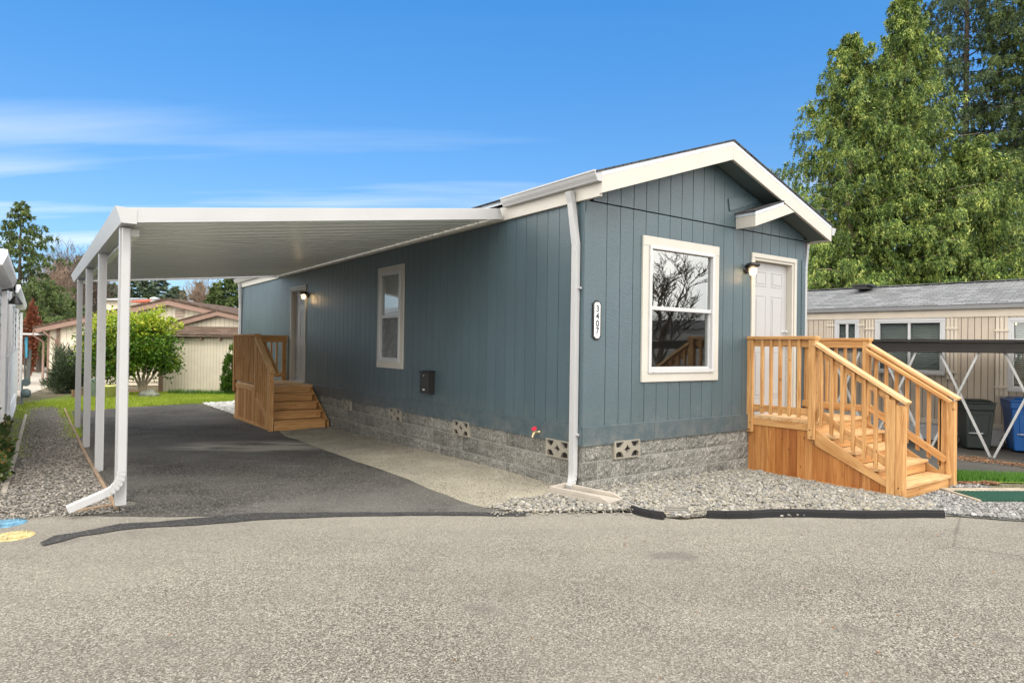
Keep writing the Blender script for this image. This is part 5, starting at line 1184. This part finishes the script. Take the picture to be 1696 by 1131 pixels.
f = MB(); f.box(a[0], b_[0]+1.4, 0, 3, -.7, a[2]); f.build('wall', M['white'], r5); f = MB(); f.hexa([(a[0]-.3, -.3, a[2]), (b_[0]+.2, -.3, a[2]), (b_[0]+.1, 3, b_[2]), (a[0]-.1, 3, b_[2]), (a[0]-.3, -.3, a[2]+.1), (b_[0]+.2, -.3, a[2]+.1), (b_[0]+.1, 3, b_[2]+.15), (a[0]-.1, 3, b_[2]+.15)]); f.build('roof', flat('red_roof', (.34, .07, .03), .8), r5)
f = MB(); f.hexa([(b_[0]+.2, 0, a[2]-.2), (b_[0]+2.6, 0, a[2]-.2), (b_[0]+2.4, 3, a[2]+.3), (b_[0]+.5, 3, a[2]+.3), (b_[0]+.2, 0, a[2]-.1), (b_[0]+2.6, 0, a[2]-.1), (b_[0]+2.3, 3, a[2]+.4), (b_[0]+.6, 3, a[2]+.4)]); f.build('awning', M['white'], r5)

# ------------------------------------------------------------------ trees and shrubs
FOL = {
 'cedar': foliage('cedar_sprays', [(.14, (.022, .045, .012)), (.40, (.075, .135, .028)), (.60, (.19, .27, .05)), (.78, (.44, .50, .12)), (1, (.62, .60, .22))], .15, .55, 2.6),
 'fir': foliage('fir_needles', [(0, (.03, .055, .025)), (.5, (.07, .105, .045)), (1, (.13, .165, .07))], .2, clump=2.2),
 'firg': foliage('green_fir_needles', [(0, (.035, .06, .02)), (.5, (.085, .125, .035)), (1, (.17, .21, .06))], .2, clump=2.2),
 'far': foliage('far_conifer_needles', [(0, (.045, .07, .045)), (.5, (.085, .12, .07)), (1, (.14, .175, .09))], .15, clump=2.2),
 'camellia': foliage('glossy_broad_leaves', [(0, (.03, .08, .012)), (.4, (.08, .17, .018)), (.7, (.16, .27, .025)), (.88, (.34, .40, .03)), (1, (.50, .46, .05))], .25, .35, clump=2.2),
 'camtop': foliage('yellow_green_leaves', [(0, (.15, .26, .02)), (.5, (.36, .42, .03)), (1, (.60, .54, .06))], .3, .4),
 'rosemary': foliage('grey_green_needles', [(0, (.03, .05, .03)), (.5, (.07, .10, .05)), (1, (.14, .18, .09))], .2),
 'cypress': foliage('bright_conifer_sprays', [(0, (.03, .07, .01)), (.5, (.07, .15, .015)), (1, (.14, .24, .03))], .2),
 'rust': foliage('rusty_leaves', [(0, (.10, .03, .015)), (1, (.24, .08, .04))], .2),
 'blossom': foliage('white_blossom', [(0, (.25, .28, .16)), (1, (.60, .60, .40))], .2),
 'twig': foliage('bare_twigs', [(0, (.16, .11, .08)), (1, (.32, .23, .17))], .1),
 'twigb': foliage('brown_twigs', [(0, (.07, .055, .045)), (1, (.16, .12, .09))], .1),
 'ivy': foliage('ivy_leaves', [(0, (.025, .05, .015)), (.6, (.07, .12, .025)), (.9, (.20, .18, .05)), (1, (.28, .12, .05))], .2, .4),
}
def tri_leaves(P_, D, Wd, w, L_, rs):            # elongated triangles: base at P, along D, flat in Wd
    n_ = len(P_); D = D/np.linalg.norm(D, axis=1, keepdims=True); Wd = Wd-D*(Wd*D).sum(1, keepdims=True); Wd /= np.linalg.norm(Wd, axis=1, keepdims=True)+1e-9
    ww = w*rs.uniform(.6, 1.3, (n_, 1)); ll = L_*rs.uniform(.6, 1.35, (n_, 1))
    return np.stack([P_-D*ll*.1, P_+D*ll*.35+Wd*ww, P_+D*ll, P_+D*ll*.35-Wd*ww], 1).reshape(-1, 3), np.arange(4*n_).reshape(-1, 4)
def conifer(name, label, base, H, R, fol, n_br=200, per=200, leaf=(.045, .17), droop=.5, up=.15, seed=1, low=.06, shape=.8, fill=.38, group=None, trunk=.18, rag=.35, limb=True, lean=(0, 0), top_thin=0, sector=None, bark='bark', weep=0):
    rs = np.random.RandomState(seed); r = thing(name, label, 'tree', (base[0], base[1], base[2]), 0, group)
    tb = MB(); tb.tube([(0, 0, -.3), (lean[0]*.3, lean[1]*.3, H*.35), (lean[0]*.7, lean[1]*.7, H*.7), (lean[0], lean[1], H)], [trunk, trunk*.75, trunk*.42, .02], 8)
    PP, DD, WW = [], [], []
    for b in range(n_br):
        t = low+(1-low)*((b+rs.rand())/n_br)**.92; z0 = H*t
        Lb = R*(1-((t-low)/(1-low))**1.15)**shape*rs.uniform(1-rag, 1+rag*.6)+R*.03
        if rs.rand() < .06: Lb *= 1.25
        az = b*2.39996+rs.uniform(-.4, .4)
        if sector and math.cos(az-sector[0]) < sector[1] and rs.rand() < .7: continue
        d = np.array([math.cos(az), math.sin(az), 0]); sd_ = np.array([-d[1], d[0], 0]); n_ = max(6, int(per*(.25+Lb/R)))
        s = rs.uniform(.08, 1, n_)**.75; upk = up*(1+t)-(.25*(1-t))
        zz = Lb*(upk*s-droop*s*s*.75+.10*s**4)
        side = rs.uniform(-1, 1, n_)*Lb*fill*(1.05-s)**.8*(.35+s*.9)
        hang = -np.abs(rs.normal(0, 1, n_))*droop*.32*min(1, Lb*.5)*(.3+s*.6)
        lx = lean[0]*t; ly = lean[1]*t
        Pn = d[None]*(Lb*s)[:, None]+sd_[None]*side[:, None]; Pn[:, 2] += z0+zz+hang-np.abs(side)*.22*droop; Pn[:, 0] += lx; Pn[:, 1] += ly
        Dn = d[None]*rs.uniform(.2, 1, (n_, 1))+sd_[None]*(np.sign(side)*rs.uniform(.1, 1, n_))[:, None]+rs.normal(0, .3, (n_, 3)); Dn[:, 2] -= droop*rs.uniform(.0, 1.8, n_)
        if weep:                                  # leaves gathered on separate hanging strands
            ns_ = max(4, n_//18); k0 = rs.randint(0, ns_, n_); si = rs.randint(0, n_, ns_)[k0]; q = rs.uniform(0, 1, n_)
            ln = weep*rs.uniform(.4, 1.3, ns_)[k0]*(.45+.55*min(1, Lb/2)); out_ = rs.uniform(.1, .6, ns_)[k0]
            Pn = Pn[si]+d[None]*(out_*q*ln)[:, None]+rs.normal(0, .022, (n_, 3))+sd_[None]*(rs.normal(0, .35, ns_)[k0]*q*ln)[:, None]; Pn[:, 2] -= q*q*ln+q*ln*.25
            Dn = d[None]*rs.uniform(0, .5, (n_, 1))+rs.normal(0, .45, (n_, 3)); Dn[:, 2] -= .45+q*.7
        PP.append(Pn); DD.append(Dn); WW.append(rs.normal(0, 1, (n_, 3))+np.array([0, 0, .3])+sd_[None]*.8)
        if limb and (b % 2 == 0):
            k_ = max(.010, .034*Lb/R*trunk/.18*1.2)
            tb.tube([(d[0]*Lb*q+lx, d[1]*Lb*q+ly, z0+Lb*(upk*q-droop*q*q*.75+.1*q**4)) for q in (0, .3, .6, .92)], [k_, k_*.7, k_*.4, .004], 3, False)
    V, F = tri_leaves(np.concatenate(PP), np.concatenate(DD), np.concatenate(WW), leaf[0], leaf[1], rs)
    tb.build('trunk', M[bark], r); raw('crown', V, F, FOL[fol], r); return r
def gz_(p): return Vector((p.x, p.y, -.7))
def put(px, depth): p = at(px, 590, depth); return (p.x, p.y, -1.0)
# the big cedar group behind the tan house
conifer('cedar_tree', 'tallest yellow-green cedar behind the tan house, right of its pointed twin', put(1492, 27), 16.8, 4.3, 'cedar', 330, 860, (.020, .125), .50, .34, 3, .04, .80, .34, trunk=.26, rag=.6, weep=.34, bark='bark_l')
conifer('cedar_tree', 'pointed yellow-green cedar nearest the blue gable', put(1404, 26.4), 14.8, 4.3, 'cedar', 300, 860, (.020, .125), .50, .34, 13, .04, .78, .34, trunk=.24, rag=.6, weep=.34, bark='bark_l')
conifer('cedar_tree', 'lower right cedar with long arching branches above the tan roof', put(1605, 26), 10.2, 4.0, 'cedar', 230, 900, (.020, .125), .6, .55, 4, .05, .7, .34, trunk=.22, rag=.6, weep=.34, bark='bark_l')
conifer('fir_tree', 'tall dark fir with bare upper trunk at the right edge', put(1596, 33), 27, 5.6, 'fir', 300, 760, (.026, .13), .5, .15, 5, .12, .5, .30, trunk=.24, rag=.5, weep=.22)
conifer('fir_tree', 'dark fir partly outside the frame at the far right', put(1712, 31), 21, 5.0, 'firg', 260, 700, (.028, .14), .55, .15, 6, .06, .5, .30, trunk=.22, rag=.5, weep=.25)
conifer('cedar_tree', 'low dark green tree filling the gap beside the gable', put(1352, 30), 7.0, 2.6, 'cedar', 160, 220, (.05, .2), .6, .2, 7, .05, .6, .35)
# left background
conifer('fir_tree', 'tall fir with drooping limbs behind the white house', put(30, 36), 9.6, 3.0, 'firg', 100, 340, (.03, .15), .35, .10, 8, .2, .6, .30, trunk=.14, rag=.6, weep=.2)
conifer('fir_tree', 'broad bright green fir behind the side lane', put(66, 34), 5.0, 2.2, 'firg', 90, 260, (.03, .15), .5, .3, 9, .3, .5, .35, weep=.35)
G_ = 'far conifers behind the beige houses'
for i, (px, py, dep, w_, fl) in enumerate(((101, 430, 62, 2.6, 'far'), (131, 424, 70, 3.0, 'far'), (152, 452, 60, 2.8, 'far'), (88, 488, 46, 2.4, 'firg'), (118, 500, 42, 2.6, 'firg'), (187, 470, 64, 2.9, 'far'), (232, 448, 58, 3.5, 'far'), (262, 449, 66, 3.4, 'far'), (291, 474, 74, 2.6, 'far'), (303, 481, 78, 1.6, 'far'), (330, 468, 76, 2.6, 'far'), (358, 474, 55, 2.8, 'firg'), (384, 452, 50, 3.4, 'firg'), (246, 490, 50, 2.6, 'firg'), (322, 505, 62, 1.8, 'far'))):
    top = at(px, py, dep); lab = ['slim pointed far conifer left of the carport posts', 'tallest far conifer at the carport corner', 'conifer seen between the left carport posts', 'dark conifer over the beige house left eave', 'bushy conifer behind the left eave of the beige house', 'conifer seen between the third and front posts', 'wide ragged conifer right of the front post', 'second tall conifer right of the front post', 'pointed conifer above the beige gable', 'thin small conifer right of the pointed one', 'conifer with a clear tip behind the bare tan tree', 'conifer left of the one beside the blue house', 'broad conifer directly beside the blue house downspout', 'low bright conifer behind the roof flue', 'low dark conifer in front of the bare tan tree'][i]
    conifer('conifer', lab, (top.x, top.y, -1), top.z+1, w_, fl, 90, 110, (.10, .34), .35, .15, 20+i, .05, .8, .36, G_, .16, .4, limb=False)
def bushy(name, label, base, parts_, n_, leaf, fol, seed, cat='shrub', stems=(), shell=.5, up=.2, group=None, bark='bark', holes=.12):
    rs = np.random.RandomState(seed); r = thing(name, label, cat, base, 0, group); PP, DD = [], []
    vol = [a[3]*a[4]*a[5] for a in parts_]
    for (x, y, z, rx, ry, rz), vv in zip(parts_, vol):
        k_ = int(n_*vv/sum(vol)); nc = max(5, k_//60)
        u = rs.normal(0, 1, (nc, 3)); u /= np.linalg.norm(u, axis=1, keepdims=True); cc = u*rs.uniform(shell, 1, (nc, 1))
        idx = rs.randint(0, nc, k_); q = cc[idx]+rs.normal(0, holes, (k_, 3)); PP.append(np.array([x, y, z])+q*np.array([rx, ry, rz])); DD.append(q/np.linalg.norm(q, axis=1, keepdims=True)*.6+rs.normal(0, .6, (k_, 3))+np.array([0, 0, up]))
    P_, D = np.concatenate(PP), np.concatenate(DD); V, F = tri_leaves(P_, D, rs.normal(0, 1, P_.shape), leaf[0], leaf[1], rs)
    if stems:
        tb = MB()
        for pts, r0 in stems: tb.tube(pts, [r0*(1-.7*i/(len(pts)-1)) for i in range(len(pts))], 8)
        tb.build('trunk', M[bark], r)
    raw('crown' if cat == 'tree' else 'foliage', V, F, FOL[fol], r); return r
b = at(236, 655, 20.3); r6 = random.Random(2)
stems = [([(0, 0, -.05), (.05*i-.1, .03, .35), (.22*(i-2)+.05, .1*(i % 2), .95), (.42*(i-2), .1, 1.6)], .058-.006*abs(i-2)) for i in range(5)]
ct = bushy('camellia_tree', 'round multi-stemmed glossy evergreen with yellow-green top on the lawn', (b.x, b.y, -.66), [(-.3, 0, 1.55, 1.15, .9, .75), (.2, .1, 1.35, .8, .8, .8), (-1.0, 0, 1.25, .65, .6, .85), (-.15, -.1, 1.0, .8, .7, .4), (-1.35, 0, 1.5, .35, .4, .5), (.75, 0, 1.1, .35, .4, .4)], 14500, (.032, .085), 'camellia', 40, 'tree', stems, .5, .1, bark='bark_l', holes=.19)
bushy('crown_top', None, (0, 0, 0), [(-.4, 0, 2.1, .95, .85, .5), (.35, .1, 2.25, .55, .6, .42), (-1.2, 0, 1.75, .5, .5, .45), (.85, 0, 2.2, .32, .3, .28)], 5200, (.032, .085), 'camtop', 41, holes=.2)
ob = [o for o in bpy.data.objects if o.name.startswith('crown_top')][0]; ch = [o for o in bpy.data.objects if o.parent == ob][0]; ch.parent = ct; ch.name = 'crown'; bpy.data.objects.remove(ob)
ch['label'] = 'yellow-green young leaves at the top'
b = at(108, 658, 21.0)
bushy('rosemary_bush', 'spiky grey-green bush beside the gravel path', (b.x, b.y, -.66), [(0, 0, .75, .42, .5, .75), (.15, 0, .6, .45, .5, .6), (-.15, 0, .4, .4, .45, .42)], 7000, (.012, .19), 'rosemary', 42, 'shrub', [([(0, 0, 0), (0, 0, .6), (.1, 0, 1.1)], .04)], .35, .9, holes=.2)
b = at(380, 657, 21.2)
bushy('cypress_shrub', 'narrow bright green cypress at the shed corner', (b.x, b.y, -.66), [(0, 0, .35, .26, .26, .40), (0.02, 0, .85, .21, .21, .45), (.06, 0, 1.3, .12, .12, .38)], 6500, (.018, .07), 'cypress', 43, 'shrub', [([(0, 0, 0), (0, 0, 1.2)], .03)], .6, .7)
b = at(49, 640, 30); bushy('rusty_shrub', 'rusty red leaved shrub behind the white house end', (b.x, b.y, -.8), [(0, 0, 2.0, .32, .4, 1.5)], 2600, (.05, .12), 'rust', 44)
b = at(72, 560, 38); bushy('blossom_tree', 'pale blossoming small tree at the end of the side lane', (b.x, b.y, -.8), [(0, 0, 2.3, .8, .7, .6), (-.5, 0, 1.9, .5, .5, .4)], 2200, (.06, .13), 'blossom', 45, 'tree', [([(0, 0, 0), (0, 0, 2)], .08)])
for i, (px, py0, dep, rx, rz, fl, lab) in enumerate(((335, 500, 66, 1.7, 2.0, 'twig', 'bare tan round tree left of the broad conifer'), (88, 480, 52, 1.6, 1.9, 'twig', 'bare pinkish brown tree above the side lane'), (112, 462, 55, 1.3, 2.2, 'twigb', 'bare brown tree before the far conifers at left'), (148, 478, 50, 1.4, 2.1, 'twigb', 'bare dark tree seen between the carport posts'))):
    p = at(px, py0, dep); bushy('bare_tree', lab, (p.x, p.y, -.9), [(0, 0, p.z+.9, rx, rx, rz)], 3600, (.018, .55), fl, 50+i, 'tree', [([(0, 0, 0), (0, 0, p.z)], .1)], .1, 1.0, holes=.35)
bushy('ivy_bush', 'low leafy ivy clump at the left edge by the gravel', (-5.12, 3.9, g(-5, 4)), [(0, 0, .18, .22, 1.0, .22), (0, 1.2, .25, .2, .9, .32), (-.02, 2.4, .30, .16, .7, .3)], 3600, (.022, .055), 'ivy', 60)
# boulder, pots, low timber box near the camellia
def boulder(name, label, px, py, dep, s):
    p = at(px, py, dep); rs_ = np.random.RandomState(int(px)); V, F = ico(3); V = V*np.array(s)*(1+.10*np.sin(V[:, :1]*4+1)*np.cos(V[:, 1:2]*5))+rs_.normal(0, .006, V.shape); o = raw(name, V, F, flat('boulder_stone', (.17, .18, .14), .9, var=.4, bump=.6, vs=6), smooth=True); o.location = (p.x, p.y, -.65+s[2]*.4); o.rotation_euler = (0, 0, -CYAW); return tag(o, label, 'boulder')
boulder('boulder', 'grey mossy boulder at the foot of the camellia', 247, 650, 19.8, (.30, .22, .16))
boulder('boulder', 'small pale rock in the grass before the shed', 317, 648, 21.2, (.26, .15, .10))
def pot(label, px, dep, r0, r1, h, col):
    p = at(px, 650, dep); t = thing('garden_pot', label, 'pot', (p.x, p.y, -.645)); f = MB(); f.lathe((0, 0, 0), [(.02, 0), (r0, .005), (r1, h-.05), (r1*1.08, h-.045), (r1*1.08, h), (r1*.92, h), (r1*.9, h-.1), (.02, h-.1)], 20); f.build('bowl', col, t); f = MB(); f.lathe((0, 0, h-.11), [(r1*.88, 0), (r1*.88, .012), (.01, .014)], 16); f.build('soil', M['mulch'], t)
pot('pale blue cylindrical pot between the carport posts', 156, 19.6, .155, .165, .55, flat('pale_blue_glaze', (.62, .80, .76), .5))
pot('yellow green planter between the carport posts', 179, 19.4, .21, .24, .38, flat('yellow_glaze', (.80, .78, .32), .5))
p = at(131, 650, 19.6); t = thing('timber_planter', 'little timber box beside the rosemary bush', 'planter', (p.x, p.y, -.65), -CYAW); f = MB()
for k_ in range(4): f.box(-.16+.08*k_, -.09+.08*k_, -.1, -.07, 0, .22)
f.box(-.16, -.13, -.069, .1, 0, .2); f.box(.12, .15, -.069, .1, 0, .2); f.build('boards', M['timber'], t)
b = at(190, 640, 22.5); bushy('leafless_shrub', 'twiggy leafless shrub in front of the slatted wall', (b.x, b.y, -.66), [(-.4, 0, .7, .7, .3, .6), (.3, 0, .5, .5, .3, .5)], 1600, (.008, .28), 'twigb', 61, 'shrub', (), .2, 1.0)

# across the road (only mirrored in the front window)
oh = thing('white_house_opposite', 'white low house across the road, mirrored in the front window', 'house', (25.5, -22, -.6), math.radians(50))
f = MB(); z = 0
while z < 2.4: f.hexa([(-6, -.02, z), (6, -.02, z), (6, 0, z), (-6, 0, z), (-6, -.02, z+.15), (6, -.02, z+.15), (6, -.008, z+.16), (-6, -.008, z+.16)]); z += .16
f.box(-6, 6, .001, 5, 0, 2.4); f.box(-6, 6, -5, -.021, 0, 2.4); f.build('siding', M['white'], oh)
f = MB(); f.prism([(-6.3, -5.3, 2.41), (-6.3, .5, 2.41), (-6.3, -2.4, 3.4)], (12.6, 0, 0)); f.build('roof', M['shingle_g'], oh)
def bare_tree(name, label, base, H, seed):
    r_ = thing(name, label, 'tree', base); rs_ = random.Random(seed); tb = MB()
    def br(p, d, L_, rad, lv):
        pts = [p]; n_ = 4
        for i in range(n_): d = (d+Vector((rs_.gauss(0, .12), rs_.gauss(0, .12), rs_.gauss(.03, .08)))).normalized(); pts.append(pts[-1]+d*L_/n_)
        tb.tube(pts, [rad*(1-.55*i/n_) for i in range(n_+1)], 5 if lv < 2 else 3, False)
        if lv < 5 and L_ > .15:
            for i in range(4 if lv < 2 else 5 if lv < 4 else 3):
                q = pts[rs_.randint(2, n_)]; a_ = rs_.uniform(0, 2*PI); dd = (d+Vector((math.cos(a_), math.sin(a_), rs_.uniform(-.1, .5)))*rs_.uniform(.5, .9)).normalized(); br(q, dd, L_*rs_.uniform(.55, .75), max(.011, rad*.58), lv+1)
    br(Vector((0, 0, -.2)), Vector((0, 0, 1)), H*.30, H*.014, 0); tb.build('trunk', M['bark'], r_); return r_
bare_tree('bare_tree_opposite', 'tall leafless tree across the road, mirrored in the front window', (16.6, -13.9, -.7), 8.6, 4)
